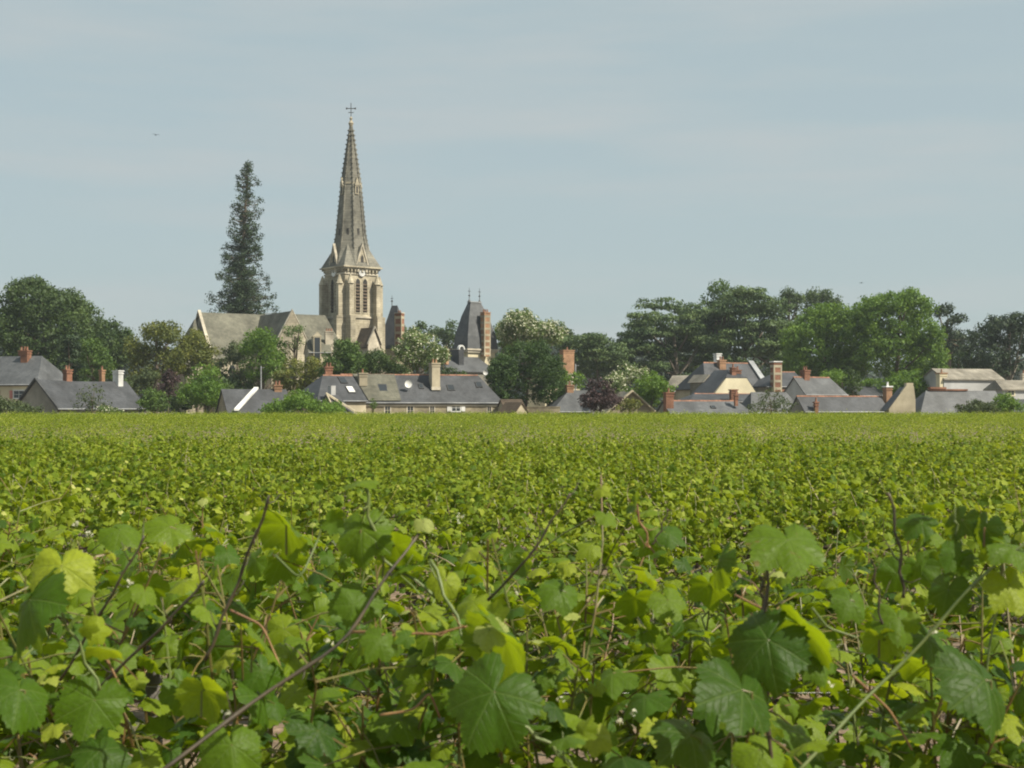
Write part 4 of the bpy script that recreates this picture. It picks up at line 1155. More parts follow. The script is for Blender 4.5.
tree('leafy_tree', 'mid green rounded tree rising behind the slate house roof', 'tree', 200, [(92, 344, 8, 9), (95, 356, 14, 13), (103, 368, 14, 14), (92, 376, 12, 12)], 'mid_green', sub=4)
tree('golden_tree', 'golden green rounded tree with deep shadowed clumps right of the dark trees', 'tree', 215, [(150, 340, 22, 18), (163, 330, 16, 13), (140, 352, 16, 20), (172, 350, 18, 22), (155, 368, 28, 24)], 'golden_green', sub=5.5, s=.34)
tree('dark_bush_tree', 'dark shaded bushes filling the gap beside the low slate shed', 'bush', 205, [(185, 396, 14, 12), (205, 388, 14, 14), (228, 384, 14, 12), (240, 392, 14, 10), (172, 400, 12, 10)], 'dark_green', sub=4.2)
tree('golden_tree', 'golden green tree half hiding the church chancel', 'tree', 222, [(192, 340, 14, 14), (205, 352, 14, 14), (188, 360, 18, 18), (212, 366, 10, 12)], 'golden_green', sub=5)
tree('bright_bush', 'round bright green tree beside the low slate shed', 'tree', 176, [(206, 378, 18, 15), (193, 392, 15, 14), (216, 392, 14, 14), (205, 395, 20, 13)], 'bright_green', sub=4, s=.28, dens=.9)
tree('plum_bush', 'dark purple bush between the slate house and bright round tree', 'bush', 182, [(165, 386, 14, 12), (172, 378, 8, 9)], 'purple', sub=4)
tree('garden_bush', 'low green bush at the end of the slate house', 'bush', 166, [(150, 396, 10, 10), (160, 401, 11, 9), (146, 404, 10, 8)], 'mid_green', sub=3.5, s=.24)
tree('grey_bush', 'grey green tall bush behind the white chimney', 'bush', 196, [(150, 378, 12, 11), (138, 384, 13, 12)], 'olive_green', sub=3.8)
tree('thin_shrub', 'thin airy shrub in front of the slate house roof', 'shrub', 155, [(92, 394, 14, 10), (84, 403, 12, 8), (100, 404, 12, 8)], 'olive_green', sub=3.0, s=.2, dens=.38)
tree('dark_hedge_bush', 'dark low bushes before the pink-shuttered wall', 'bush', 150, [(8, 404, 14, 8), (-8, 402, 16, 9), (26, 407, 14, 6)], 'olive_green', sub=3.2, s=.22)
tree('white_flower_bush', 'low bush dotted with white flowers before the slate house', 'bush', 152, [(104, 410, 10, 4), (114, 410, 8, 4)], 'mid_green', sub=2.5, s=.18, flowers=(.35, 1.0))
tree('leafy_tree', 'bright green topped tree standing before the church nave', 'tree', 205, [(262, 336, 16, 12), (272, 348, 16, 14), (250, 345, 12, 10), (258, 366, 18, 16), (278, 366, 14, 14)], 'bright_green', sub=4.8, s=.3, dens=.85)
tree('grey_tree', 'grey green shaded tree under the church nave roof', 'tree', 212, [(238, 352, 14, 12), (232, 370, 18, 18), (250, 380, 18, 14)], 'olive_green', sub=4.5)
tree('sparse_tree', 'sparse leafy tree in front of the tan church gable', 'tree', 208, [(290, 330, 8, 6), (298, 342, 6, 8), (286, 350, 8, 10), (300, 328, 5, 5)], 'mid_green', sub=3, s=.24, dens=.5)
tree('leafy_tree', 'dark bushy tree with russet tips below the church gable', 'tree', 200, [(298, 372, 22, 14), (315, 366, 10, 12), (285, 380, 14, 12), (308, 385, 16, 10)], 'golden_green', sub=4, s=.28)
tree('round_tree', 'rounded olive green tree before the tower foot', 'tree', 196, [(346, 350, 16, 15), (337, 362, 16, 16), (356, 364, 16, 15), (330, 374, 12, 12)], 'mid_green', sub=4, s=.26, dens=1.1)
tree('dark_bush_tree', 'dark low tree behind the long farmhouse ridge', 'tree', 200, [(377, 358, 15, 12), (390, 368, 12, 10), (368, 370, 14, 10), (402, 372, 10, 8)], 'dark_green', sub=4.5, s=.28)
tree('catalpa_tree', 'pale flowering tree behind the long farmhouse chimney', 'tree', 192, [(420, 344, 20, 14), (405, 352, 14, 12), (437, 352, 13, 12), (422, 362, 20, 12), (412, 336, 10, 8)], 'catalpa', sub=3.6, s=.34, flowers=(.38, .8))
tree('far_tree', 'distant dark tree top left of the manor tower', 'tree', 330, [(425, 330, 12, 9), (418, 336, 12, 10)], 'dark_green', sub=3.5, s=.5)
tree('far_tree', 'distant dark rounded tree touching the manor roof edge', 'tree', 322, [(447, 330, 12, 10), (456, 338, 12, 10), (440, 338, 12, 10)], 'dark_green', sub=3.5, s=.5)
tree('garden_bush', 'small dark bush on the farmhouse ridge line before the manor', 'bush', 186, [(450, 372, 8, 6), (462, 374, 6, 4)], 'dark_green', sub=3, s=.24)
tree('catalpa_tree', 'tall whitish flowering tree behind the dense green tree', 'tree', 232, [(520, 320, 17, 15), (540, 330, 18, 12), (553, 333, 12, 12), (508, 328, 10, 12), (525, 342, 24, 14)], 'catalpa', sub=4.2, s=.38, flowers=(.6, .85), trunk=528)
tree('leafy_tree', 'bright green tree between manor chimney and flowering tree', 'tree', 240, [(503, 336, 9, 13), (510, 345, 10, 12)], 'bright_green', sub=4)
tree('far_tree', 'distant dark tree behind the flowering tree right of the manor', 'tree', 335, [(505, 330, 16, 8), (560, 334, 14, 8), (530, 335, 20, 10)], 'dark_green', s=.5)
tree('dense_tree', 'dense fine-leaved deep green tree filling space beyond the long farmhouse', 'tree', 184, [(522, 358, 26, 18), (505, 368, 20, 18), (545, 366, 22, 20), (520, 384, 30, 22), (552, 388, 18, 18), (538, 345, 16, 8), (500, 388, 14, 16), (494, 372, 9, 12)], 'mid_green', sub=3.2, s=.22, dens=1.0)
bpy.data.objects[-1 if False else 'dense_tree'].children[0].data.materials[0] = M['dark_green']
green('dense_green', (0.022, 0.048, 0.012), (0.038, 0.078, 0.016), (0.062, 0.115, 0.022))
bpy.data.objects['dense_tree'].children[0].data.materials[0] = M['dense_green']
tree('garden_bush', 'green shrubs at the foot of the large orange chimney', 'bush', 190, [(575, 380, 12, 9), (562, 378, 8, 9)], 'bright_green', sub=3.4)
# cedars
G = 'spreading cedars behind the village roofs'
tree('cedar_tree', 'low grey green cedar with layered boughs beside the large orange chimney', 'tree', 265, [(590, 338, 22, 10), (578, 352, 18, 10), (608, 350, 22, 14), (590, 366, 28, 14), (615, 368, 26, 16), (565, 342, 10, 8)], 'cedar', style='cedar', s=.4, group=G, trunk=600)
tree('cedar_tree', 'flat-topped cedar with tall bare pale trunk', 'tree', 272, [(665, 305, 34, 7), (650, 316, 26, 8), (690, 312, 20, 9), (640, 330, 20, 9), (665, 328, 30, 8), (645, 346, 22, 9), (655, 364, 20, 8), (632, 338, 16, 9), (622, 350, 16, 10), (690, 326, 16, 8), (705, 340, 14, 8), (665, 352, 18, 7)], 'cedar', style='cedar', s=.42, group=G, bark='bark_pale', trunk=680, tr=.5)
tree('cedar_tree', 'tallest wide cedar with stacked dark boughs above the slate mansion', 'tree', 268, [(745, 292, 30, 9), (735, 305, 30, 10), (765, 305, 26, 12), (755, 322, 34, 12), (780, 330, 20, 14), (730, 335, 26, 14), (760, 345, 34, 14), (720, 358, 26, 14), (785, 356, 20, 14), (700, 374, 24, 10)], 'cedar', style='cedar', s=.42, group=G, trunk=742)
tree('cedar_tree', 'deep green cedar filling the space between the flat-topped and the tallest cedar', 'tree', 288, [(705, 318, 20, 14), (690, 335, 26, 14), (712, 342, 24, 16), (660, 345, 24, 14), (695, 362, 34, 14), (725, 322, 16, 14)], 'cedar', style='cedar', s=.45, group=G, trunk=700)
tree('leafy_tree', 'mid green broadleaf top poking above the cedars', 'tree', 280, [(719, 288, 12, 9), (712, 300, 12, 8), (728, 296, 8, 7)], 'mid_green', s=.42, group=None, sub=4)
tree('far_conifer', 'dark conifer tops behind the cedar and bright planes', 'tree', 300, [(786, 294, 6, 7), (787, 302, 10, 8), (798, 297, 6, 8), (790, 315, 16, 12)], 'dark_green', s=.45)
tree('far_conifer', 'pair of dark pointed tops behind the bright plane trees', 'tree', 305, [(813, 295, 6, 8), (824, 296, 7, 8), (834, 302, 6, 8), (818, 308, 16, 12)], 'dark_green', s=.45)
tree('far_conifer', 'dark undergrowth trees in shade behind the slate mansion', 'tree', 296, [(640, 376, 40, 16), (690, 385, 30, 10), (800, 372, 26, 14), (750, 372, 40, 12)], 'conifer', s=.5, sub=6, depth=3)
tree('plane_tree', 'broad bright green tree left of the tallest bright crown', 'tree', 236, [(828, 312, 20, 14), (852, 322, 18, 16), (822, 320, 24, 18), (800, 335, 20, 20), (840, 338, 24, 22), (812, 355, 26, 20), (845, 362, 24, 18), (795, 356, 14, 16), (825, 375, 22, 12)], 'bright_green', sub=5.2, s=.4, trunk=822)
bpy.data.objects['plane_tree']['label'] = 'broad bright green tree next to the cedars'
tree('plane_tree', 'tallest bright green tree with bulging leafy clumps behind the bare gable', 'tree', 230, [(888, 300, 20, 14), (906, 298, 12, 10), (914, 306, 14, 14), (924, 340, 14, 18), (868, 306, 14, 12), (872, 318, 20, 18), (915, 328, 22, 20), (885, 338, 26, 24), (925, 350, 18, 22), (895, 365, 30, 20), (865, 352, 18, 22), (925, 370, 16, 14)], 'bright_green', sub=5.4, s=.4, trunk=893)
tree('pine_tree', 'dark tufted pine leaning out behind the tallest bright tree', 'tree', 262, [(940, 310, 10, 8), (956, 318, 12, 5), (964, 336, 10, 10), (945, 332, 14, 10), (950, 348, 16, 14)], 'conifer', sub=4, s=.4)
tree('leafy_tree', 'shaded mid green tree between the dark pines', 'tree', 270, [(958, 350, 14, 14), (962, 364, 16, 12), (945, 365, 14, 12)], 'dense_green', s=.4)
tree('pine_tree', 'broad dark pine with reddish trunk behind the stone-roofed barn', 'tree', 246, [(978, 352, 12, 14), (995, 325, 16, 11), (1015, 321, 18, 11), (1000, 320, 14, 9), (985, 338, 12, 12), (1005, 345, 22, 14), (1025, 340, 14, 18), (990, 362, 20, 14), (1015, 366, 22, 14)], 'conifer', sub=5, s=.42, bark='bark_pale', trunk=1010)
tree('round_tree', 'bright green rounded bush behind the beige gable', 'bush', 190, [(905, 378, 14, 11), (893, 384, 12, 9), (918, 386, 12, 11), (905, 392, 20, 10)], 'bright_green', sub=4, s=.28)
tree('dark_bush_tree', 'small dark tree standing between the slate roofs', 'bush', 184, [(853, 378, 9, 10), (853, 390, 10, 12)], 'dark_green', sub=4)
tree('garden_bush', 'pale green shrubs behind the slate roof ridge', 'bush', 196, [(832, 374, 10, 6), (845, 378, 7, 6), (868, 380, 12, 5)], 'bright_green', sub=3.2)
tree('catalpa_tree', 'small half-white flowering tree among the roofs', 'tree', 178, [(625, 374, 15, 11), (615, 384, 14, 12), (640, 374, 10, 9)], 'catalpa', sub=3, s=.26, flowers=(.65, .85))
tree('leafy_tree', 'green leafy tree beside the half-white flowering tree', 'tree', 174, [(652, 382, 16, 13), (640, 392, 18, 13), (664, 388, 12, 9), (650, 400, 18, 9)], 'bright_green', sub=3.6, s=.26)
tree('plum_tree', 'dark purple leaved small tree before the grey cottage', 'tree', 164, [(600, 388, 14, 11), (590, 398, 12, 10), (610, 399, 13, 10), (600, 403, 16, 8)], 'purple', sub=3.2, s=.25)
tree('golden_bush', 'yellow green bush at the foot of the beige-roofed barn', 'bush', 160, [(632, 404, 12, 6), (624, 407, 9, 5)], 'golden_green', sub=3, s=.2)
tree('thin_shrub', 'hazy thin shrub before the grey barn', 'shrub', 156, [(770, 397, 15, 9), (782, 404, 14, 8), (760, 406, 12, 7)], 'olive_green', sub=3, s=.19, dens=.45)
tree('garden_bush', 'dull green bush in front of the wide slate roof', 'bush', 152, [(977, 405, 14, 6), (968, 408, 12, 6), (986, 407, 12, 6)], 'olive_green', sub=3, s=.2)
tree('garden_bush', 'yellow green bush beside the pale windowed house', 'bush', 154, [(1004, 400, 9, 8), (1012, 406, 10, 8), (998, 407, 10, 6)], 'bright_green', sub=3, s=.2)
tree('bright_bush', 'spreading bright green bush at vineyard edge before the cottage', 'bush', 148, [(300, 398, 16, 8), (285, 404, 17, 8), (318, 404, 18, 8), (335, 408, 14, 6), (272, 409, 12, 5)], 'bright_green', sub=3.4, s=.24)
bpy.data.objects['bright_bush.001']['label'] = 'spreading bright green bush at the vineyard edge before the skylit cottage'
tree('climbing_shrub', 'small dark green shrub against the long farmhouse wall', 'shrub', 164, [(373, 404, 4, 6)], 'mid_green', sub=2, s=.16)

# far woods seen in gaps
def far_wood():
    C = []; Rd = []
    for i in range(1500):
        x = RNG.uniform(-330, 330); y = 640 + RNG.uniform(0, 60)
        h = 27 + 6 * math.sin(x * .021 + 1) + RNG.uniform(-3, 3)
        if x < -120: h += 6
        r = RNG.uniform(5, 9); C.append((x, y, h - r)); Rd.append((r, r, r * .8)); C.append((x + 4, y, h - r * 2.2)); Rd.append((r * 1.2, r, r))
        C.append((x - 3, y + 2, 7)); Rd.append((r * 1.3, r, 8))
    C = np.array(C); Rd = np.array(Rd)
    V, Fq, val = cards(C, Rd, np.full(len(C), 60), 2.2)
    tag(link('far_woodland', np_mesh('far_woodland', V, [Fq], M['far_wood'], attr=val)), 'hazy line of distant trees on the horizon', 'woodland', None, 'stuff')
far_wood()

# ------------------------------------------------------------------ vine leaves
def leaf_template(n, rings, seed, serr=.05, curl=.18, lobes=1.0):
    """grape leaf in its own plane: petiole joint at the origin, tip towards +y; unit length about 1"""
    rg = np.random.default_rng(seed)
    keys = [(-90, .12), (-80, .48), (-66, .68), (-44, .70 - .03 * lobes), (-20, .80), (2, .76 - .09 * lobes), (20, .82), (38, .92), (54, .86 - .11 * lobes), (66, .83 - .09 * lobes), (78, .92), (90, 1.02)]
    ka = np.array([k[0] for k in keys] + [180 - k[0] for k in keys[::-1][1:]]); kr = np.array([k[1] for k in keys] + [k[1] for k in keys[::-1][1:]])
    a = np.linspace(-90, 270, n, endpoint=False); r = np.interp(a, ka, kr)
    r = r * (1 + rg.normal(size=n) * .02) * (1 + .07 * np.sin(np.radians(a) + rg.uniform(0, 6)) + .05 * np.sin(np.radians(a) * 2 + rg.uniform(0, 6)) + .04 * np.sin(np.radians(a) * 4 + rg.uniform(0, 6)))
    a = a + 5 * np.sin(np.radians(a) * 2 + rg.uniform(0, 6)) * rg.uniform(.3, 1)
    if n >= 20: r = r * (1 + serr * np.where(np.arange(n) % 2 == 0, 1, -1)); r[0] = .09
    ar = np.radians(a)
    pts = [np.array([[0, 0, 0]])]
    w1, w2, ph = rg.uniform(.5, 1.4), rg.uniform(.4, 1.2), rg.uniform(0, 6)
    for j in range(1, rings + 1):
        f = j / rings
        x = r * f * np.cos(ar); y = r * f * np.sin(ar)
        rad = r * f
        z = -curl * rad ** 2 * w1 + .07 * rad * np.cos(ar * 5 - R(90)) * (f) + .06 * w2 * f * f * np.sin(ar * 3 + ph) - .22 * np.abs(x) * w2 * .4 + .012 * f * np.sin(ar * 7 + ph * 2) * (rings > 1) + rg.normal(size=n) * .012 * f * (rings > 1)
        pts.append(np.stack([x, y, z], -1))
    V = np.vstack(pts)
    tri = [(0, 1 + i, 1 + (i + 1) % n) for i in range(n)]
    q = [(1 + (j - 1) * n + i, 1 + j * n + i, 1 + j * n + (i + 1) % n, 1 + (j - 1) * n + (i + 1) % n) for j in range(1, rings) for i in range(n)]
    return V, np.array(tri), (np.array(q) if q else np.zeros((0, 4), int)), V[:, :2].copy()

T_HERO = [leaf_template(72, 7, s, .04, .34, .35 + .35 * (s - 1)) for s in (1, 2, 3)]
T_HI = [leaf_template(36, 3, s, .05, .28, [.3, .8, 1.2, 1.7, .5, 1.0, 1.5][s - 4]) for s in (4, 5, 6, 7, 21, 22, 23) for s in [s if s < 8 else s - 13]]
T_MID = [leaf_template(14, 1, s, .0, .3) for s in (8, 9, 10, 11)]
def lowleaf(z):
    V = np.array([[0, 0, 0], [.62, .25, z], [0, 1.0, -z * .6], [-.62, .25, z]]); return V, np.zeros((0, 3), int), np.array([[0, 1, 2, 3]]), V[:, :2].copy()
T_LOW = [lowleaf(.12), lowleaf(-.15)]

def basis(nrm, tip):
    nrm = nrm / (np.linalg.norm(nrm, axis=-1, keepdims=True) + 1e-9)
    tip = tip - nrm * np.sum(tip * nrm, -1, keepdims=True); tip /= np.linalg.norm(tip, axis=-1, keepdims=True) + 1e-9
    x = np.cross(tip, nrm)
    return np.stack([x, tip, nrm], -2)          # rows: x, y, z

def place_leaves(T, pos, B, size, val, rng=RNG):
    Vs, tris, qs, uvs, vals = [], [], [], [], []
    off = 0
    which = rng.integers(0, len(T), len(pos))
    for k, (V, t, q, uv) in enumerate(T):
        m = which == k
        if not m.any(): continue
        N = m.sum()
        W = pos[m][:, None, :] + np.einsum('vk,nkj->nvj', V, B[m]) * size[m][:, None, None]
        nv = len(V)
        o = off + np.arange(N)[:, None, None] * nv
        if len(t): tris.append((t[None] + o).reshape(-1, 3))
        if len(q): qs.append((q[None] + o).reshape(-1, 4))
        Vs.append(W.reshape(-1, 3)); uvs.append(np.tile(uv, (N, 1))); vals.append(np.repeat(val[m], nv)); off += N * nv
    return np.vstack(Vs), (np.vstack(tris) if tris else np.zeros((0, 3), int)), (np.vstack(qs) if qs else np.zeros((0, 4), int)), np.vstack(uvs), np.concatenate(vals)

def vine_data(seed, n_shoots=13, zc=.58, top=1.22, spread=.34, lsize=.078, step=.062, laterals=70, half=.55, tubes=5, topvar=.12, minz=.45):
    """one trained vine: cordon on its wire, shoots rising from it, leaves on petioles"""
    rg = np.random.default_rng(seed)
    sts = []; st = MB(); P_, T_, N_, S_, Vv = [], [], [], [], []
    pet = []; x0s = []; paths = []
    for i in range(n_shoots):
        x = -half + (i + .5) * 2 * half / n_shoots + rg.normal() * .03
        h = top - zc + rg.normal() * topvar
        side = rg.choice([-1, 1]); lean = side * rg.uniform(.02, spread); leanx = rg.normal() * .16
        k = 9; t = np.linspace(0, 1, k)
        droop = rg.uniform(0, .28)
        path = np.stack([x + leanx * t + rg.normal() * .03 * np.sin(t * 5), lean * t ** 1.2 + .02 * np.sin(t * 7 + i), zc + h * (t - droop * t ** 3 * .45)], -1)
        paths.append(path)
        if tubes >= 4:
            st = MB(); sts.append(st); pet.append([]); x0s.append(path[k // 2])
        if tubes: st.tube(path, np.linspace(.0055, .0018, k), tubes)
        ln = np.sum(np.linalg.norm(np.diff(path, axis=0), axis=1)); n = int(ln / step)
        for j in range(n):
            f = (j + rg.uniform(.2, .8)) / n
            p = np.array([np.interp(f, t, path[:, q]) for q in range(3)])
            if p[2] < minz: continue
            az = rg.uniform(0, 2 * math.pi)
            outy = np.sign(p[1] + rg.normal() * .12) if f < .85 else rg.choice([-1, 1])
            od = np.array([math.cos(az) * .8, math.sin(az) * .5 + outy * .7, .15]); od /= np.linalg.norm(od)
            pl = rg.uniform(.05, .10) * (1 - .5 * f)
            q = p + od * pl + np.array([0, 0, pl * .35])
            young = max(0, (f - .78) / .22)
            sz = lsize * rg.uniform(.42, 1.25) * (1 - .65 * young)
            tip = od * rg.uniform(.5, 1.1) + np.array([0, 0, -rg.uniform(.1, .9)]) + rg.normal(size=3) * .2
            nr = np.array([0, 0, 1.0]) * rg.uniform(.5, 1.1) + od * rg.uniform(.1, .8) + rg.normal(size=3) * .3
            if tubes >= 4: pet[-1].append((p, q))
            P_.append(q); T_.append(tip); N_.append(nr); S_.append(sz); Vv.append(np.clip(rg.uniform(.05, .8) + young * .35, 0, 1))
    for j in range(laterals):
        near = rg.integers(0, len(paths)); f = rg.uniform(.03, .93)
        base_ = np.array([np.interp(f, np.linspace(0, 1, 9), paths[near][:, q]) for q in range(3)])
        p = base_ + np.array([rg.normal() * .09, rg.normal() * .11, rg.normal() * .06])
        if p[2] < minz: continue
        od = np.array([rg.normal(), np.sign(p[1]) * rg.uniform(.3, 1.3), .1]); od /= np.linalg.norm(od)
        P_.append(p); T_.append(od + np.array([0, 0, -rg.uniform(.2, 1)])); N_.append(np.array([0, 0, rg.uniform(.4, 1)]) + od * rg.uniform(.2, .8) + rg.normal(size=3) * .35)
        S_.append(lsize * rg.uniform(.4, 1.1)); Vv.append(rg.uniform(0, .7))
        if tubes >= 4:
            pet[near].append((base_, p))
    for st_, pl_ in zip(sts, pet):
        for a, b in pl_: st_.tube([a, (a + b) / 2 + np.array([0, 0, .008]), b], [.0022, .0018, .0014], 3)
    return (sts if tubes >= 4 else st), np.array(P_), basis(np.array(N_), np.array(T_)), np.array(S_), np.array(Vv)

def trunk_mb(seed, zc=.58, half=.5, r=.028):
    rg = np.random.default_rng(seed)
    mb = MB(); k = 7; t = np.linspace(0, 1, k)
    path = np.stack([rg.normal() * .05 * np.sin(t * 6), rg.normal() * .03 * np.sin(t * 5 + 1), t * (zc - .03)], -1)
    mb.tube(path, r * (1.15 - .35 * t) + rg.normal(size=k) * .003, 8)
    for sx in (-1, 1):
        tt = np.linspace(0, 1, 6)
        pp = np.stack([path[-1, 0] + sx * half * tt, path[-1, 1] * (1 - tt), path[-1, 2] + .03 * np.sin(tt * 3)], -1); mb.tube(pp, np.linspace(r * .7, r * .3, 6), 6)
    return mb

def copy_tree(o, parent=None):
    c = o.copy(); COL.objects.link(c); c.parent = parent
    for ch in o.children: copy_tree(ch, c)
    return c

def make_vine(seed, T, mat, **kw):
    root = empty('grapevine', (0, 0, 0))
    st, P_, B, S, Vv = vine_data(seed, **kw)
    V, t, q, uv, vals = place_leaves(T, P_, B, S, Vv, np.random.default_rng(seed + 500))
    link('foliage', np_mesh('foliage', V, [t, q], mat, uv=uv, attr=vals, smooth=len(T[0][0]) > 20), root)
    tk = trunk_mb(seed)
    if isinstance(st, list):
        for q_ in st: q_.build('shoot', M['shoot'], root)
        rg = np.random.default_rng(seed + 900)
        for q_ in range(16):                     # tendrils and dry leaf stalks
            p = np.array([rg.uniform(-.5, .5), rg.normal() * .2, rg.uniform(.7, 1.2)]); d_ = rg.normal(size=3); d_[2] = abs(d_[2]) * .5; d_ /= np.linalg.norm(d_)
            tt = np.linspace(0, 1, 12); ln = rg.uniform(.08, .22); up_ = np.array([0, 0, 1.0]); cr_ = np.cross(d_, up_)
            path = p + d_ * (tt * ln)[:, None] + up_ * (np.sin(tt * rg.uniform(2, 7)) * ln * .25)[:, None] + cr_ * (np.cos(tt * rg.uniform(1, 6)) * ln * .2)[:, None]
            mb = MB(); mb.tube(path, np.linspace(.0018, .0008, 12), 4); mb.build('tendril', M['cane_red' if q_ % 2 else 'cane_green'], root)
    elif st.n:
        st.build('shoots', M['shoot'], root)
    tk.build('trunk', M['vine_bark'], root)
    return root

ROW0, SPC, VSP = 4.4, 1.95, 1.05
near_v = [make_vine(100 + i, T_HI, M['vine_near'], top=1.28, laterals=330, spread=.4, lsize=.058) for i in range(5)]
mid_v = [make_vine(200 + i, T_MID, M['vine_leaf'], top=1.02, tubes=3, laterals=320, spread=.42, lsize=.050, step=.045, zc=.52) for i in range(7)]
used = set(); n_v = 0
GV = 'grapevines trained in rows across the vineyard'
def vlabel(r):
    names = {0: 'grapevine of the second row, half hidden behind the big-leaved nearest vines',
             1: 'grapevine of the third row, its leaf tops showing between the nearest shoots',
             2: 'grapevine of the fourth row, just behind the shaded front vines'}
    return names.get(r, 'small-leaved sunlit grapevine in the massed rows of the middle field')
row_limit = 0
r = 0
while True:
    y = ROW0 + r * SPC
    hw = .36 * y + 1.0
    n = int(2 * hw / VSP) + 1
    if n_v + n > 292: break
    for i in range(n):
        x = -hw + (i + .5) * 2 * hw / n + RNG.normal() * .05
        pool = near_v if r < 2 else mid_v
        src = pool[RNG.integers(0, len(pool))]
        if id(src) in used:
            o = copy_tree(src)
        else:
            used.add(id(src)); o = src
        o.location = (x, y + RNG.normal() * .05, gz(y)); o.rotation_euler = (0, 0, (0 if RNG.random() < .5 else math.pi) + RNG.normal() * .06)
        sc_ = RNG.uniform(.93, 1.08) * (1.06 if r == 0 else 1.0); o.scale = (sc_, sc_, sc_ * RNG.uniform(.95, 1.06))
        tag(o, vlabel(r), 'grapevine', GV)
        n_v += 1
    r += 1
    row_limit = r
for s_ in near_v + mid_v:
    if id(s_) not in used:
        for c in list(s_.children): bpy.data.objects.remove(c)
        bpy.data.objects.remove(s_)
print('individual vines', n_v, 'rows', row_limit, 'to', ROW0 + row_limit * SPC)

# the rest of the vineyard: one object
def far_vines():
    protos = []
    for i in range(10):
        st, P_, B, S, Vv = vine_data(900 + i, n_shoots=12, laterals=110, tubes=0, minz=.62, top=1.02, step=.06, lsize=.052, zc=.52)
        protos.append((P_, B, S, Vv))
    allP, allB, allS, allV = [], [], [], []
    y = ROW0 + row_limit * SPC
    while y < 147:
        hw = .375 * y + 3
        n = int(2 * hw / VSP)
        big = 1.0 + max(0, (y - 40)) / 100 * .8
        keep = 1.0 if y < 45 else max(.55, 1.0 / (big * big))
        xs = -hw + (np.arange(n) + RNG.random(n)) * 2 * hw / n
        for x in xs:
            P_, B, S, Vv = protos[RNG.integers(0, 10)]
            m = RNG.random(len(P_)) < keep
            flip = RNG.choice([-1, 1]); sc_ = RNG.uniform(.86, 1.10) * (1 + .05 * math.sin(x * .35 + y) + .05 * math.sin(x * .11 + y * .7))
            p = P_[m] * np.array([flip, flip, 1.0]) * sc_ + np.array([x, y + RNG.normal() * .1, gz(y)])
            b = B[m] * np.array([flip, flip, 1.0])
            allP.append(p); allB.append(b); allS.append(S[m] * big * 1.05); allV.append(np.clip(Vv[m] + RNG.normal() * .13, 0, 1))
        y += SPC
    P_ = np.vstack(allP); B = np.vstack(allB); S = np.concatenate(allS); Vv = np.concatenate(allV)
    print('far leaves', len(P_))
    V, t, q, uv, vals = place_leaves(T_LOW, P_, B, S, Vv)
    tag(link('vineyard_rows', np_mesh('vineyard_rows', V, [t, q], M['vine_leaf'], attr=vals)), 'massed green vine rows stretching to the village edge', 'vineyard', None, 'stuff')
far_vines()

# ------------------------------------------------------------------ the nearest row
def PT(px, py, d): return np.array([X(px, d), d, Z(py, d)])

def leaf_obj(parent, px, py, d, size_px, tip_px, nrm, val, T=None, label=None, mat=None, seed=0):
    """a single leaf: joint at pixel px,py at distance d; tip_px = (dx, dy, dyaw) direction of the tip in the picture plane + depth"""
    T = T or T_HERO
    p = PT(px, py, d) - np.array(parent.location)
    size = size_px / F * d
    tip = np.array([tip_px[0], tip_px[2] if len(tip_px) > 2 else 0.0, -tip_px[1]], float)
    B = basis(np.array([nrm], float), np.array([tip], float))
    V, t, q, uv, vals = place_leaves([T[seed % len(T)]], np.array([p]), B, np.array([size]), np.array([val]))
    # a stalk of its own, hanging back from the blade
    sv, sq, stt = tube_np([p, p - tip / np.linalg.norm(tip) * size * .35 - np.array([0, 0, size * .35]), p - tip / np.linalg.norm(tip) * size * .4 - np.array([0, 0, size * 1.1])], [.0014, .0016, .002], 5)
    o = link('leaf', np_mesh('leaf', V, [t, q], mat or M['vine_near'], uv=uv, attr=vals, smooth=True), parent, label)
    link('petiole', np_mesh('petiole', sv, [sq, stt], M['shoot']), o)
    return o

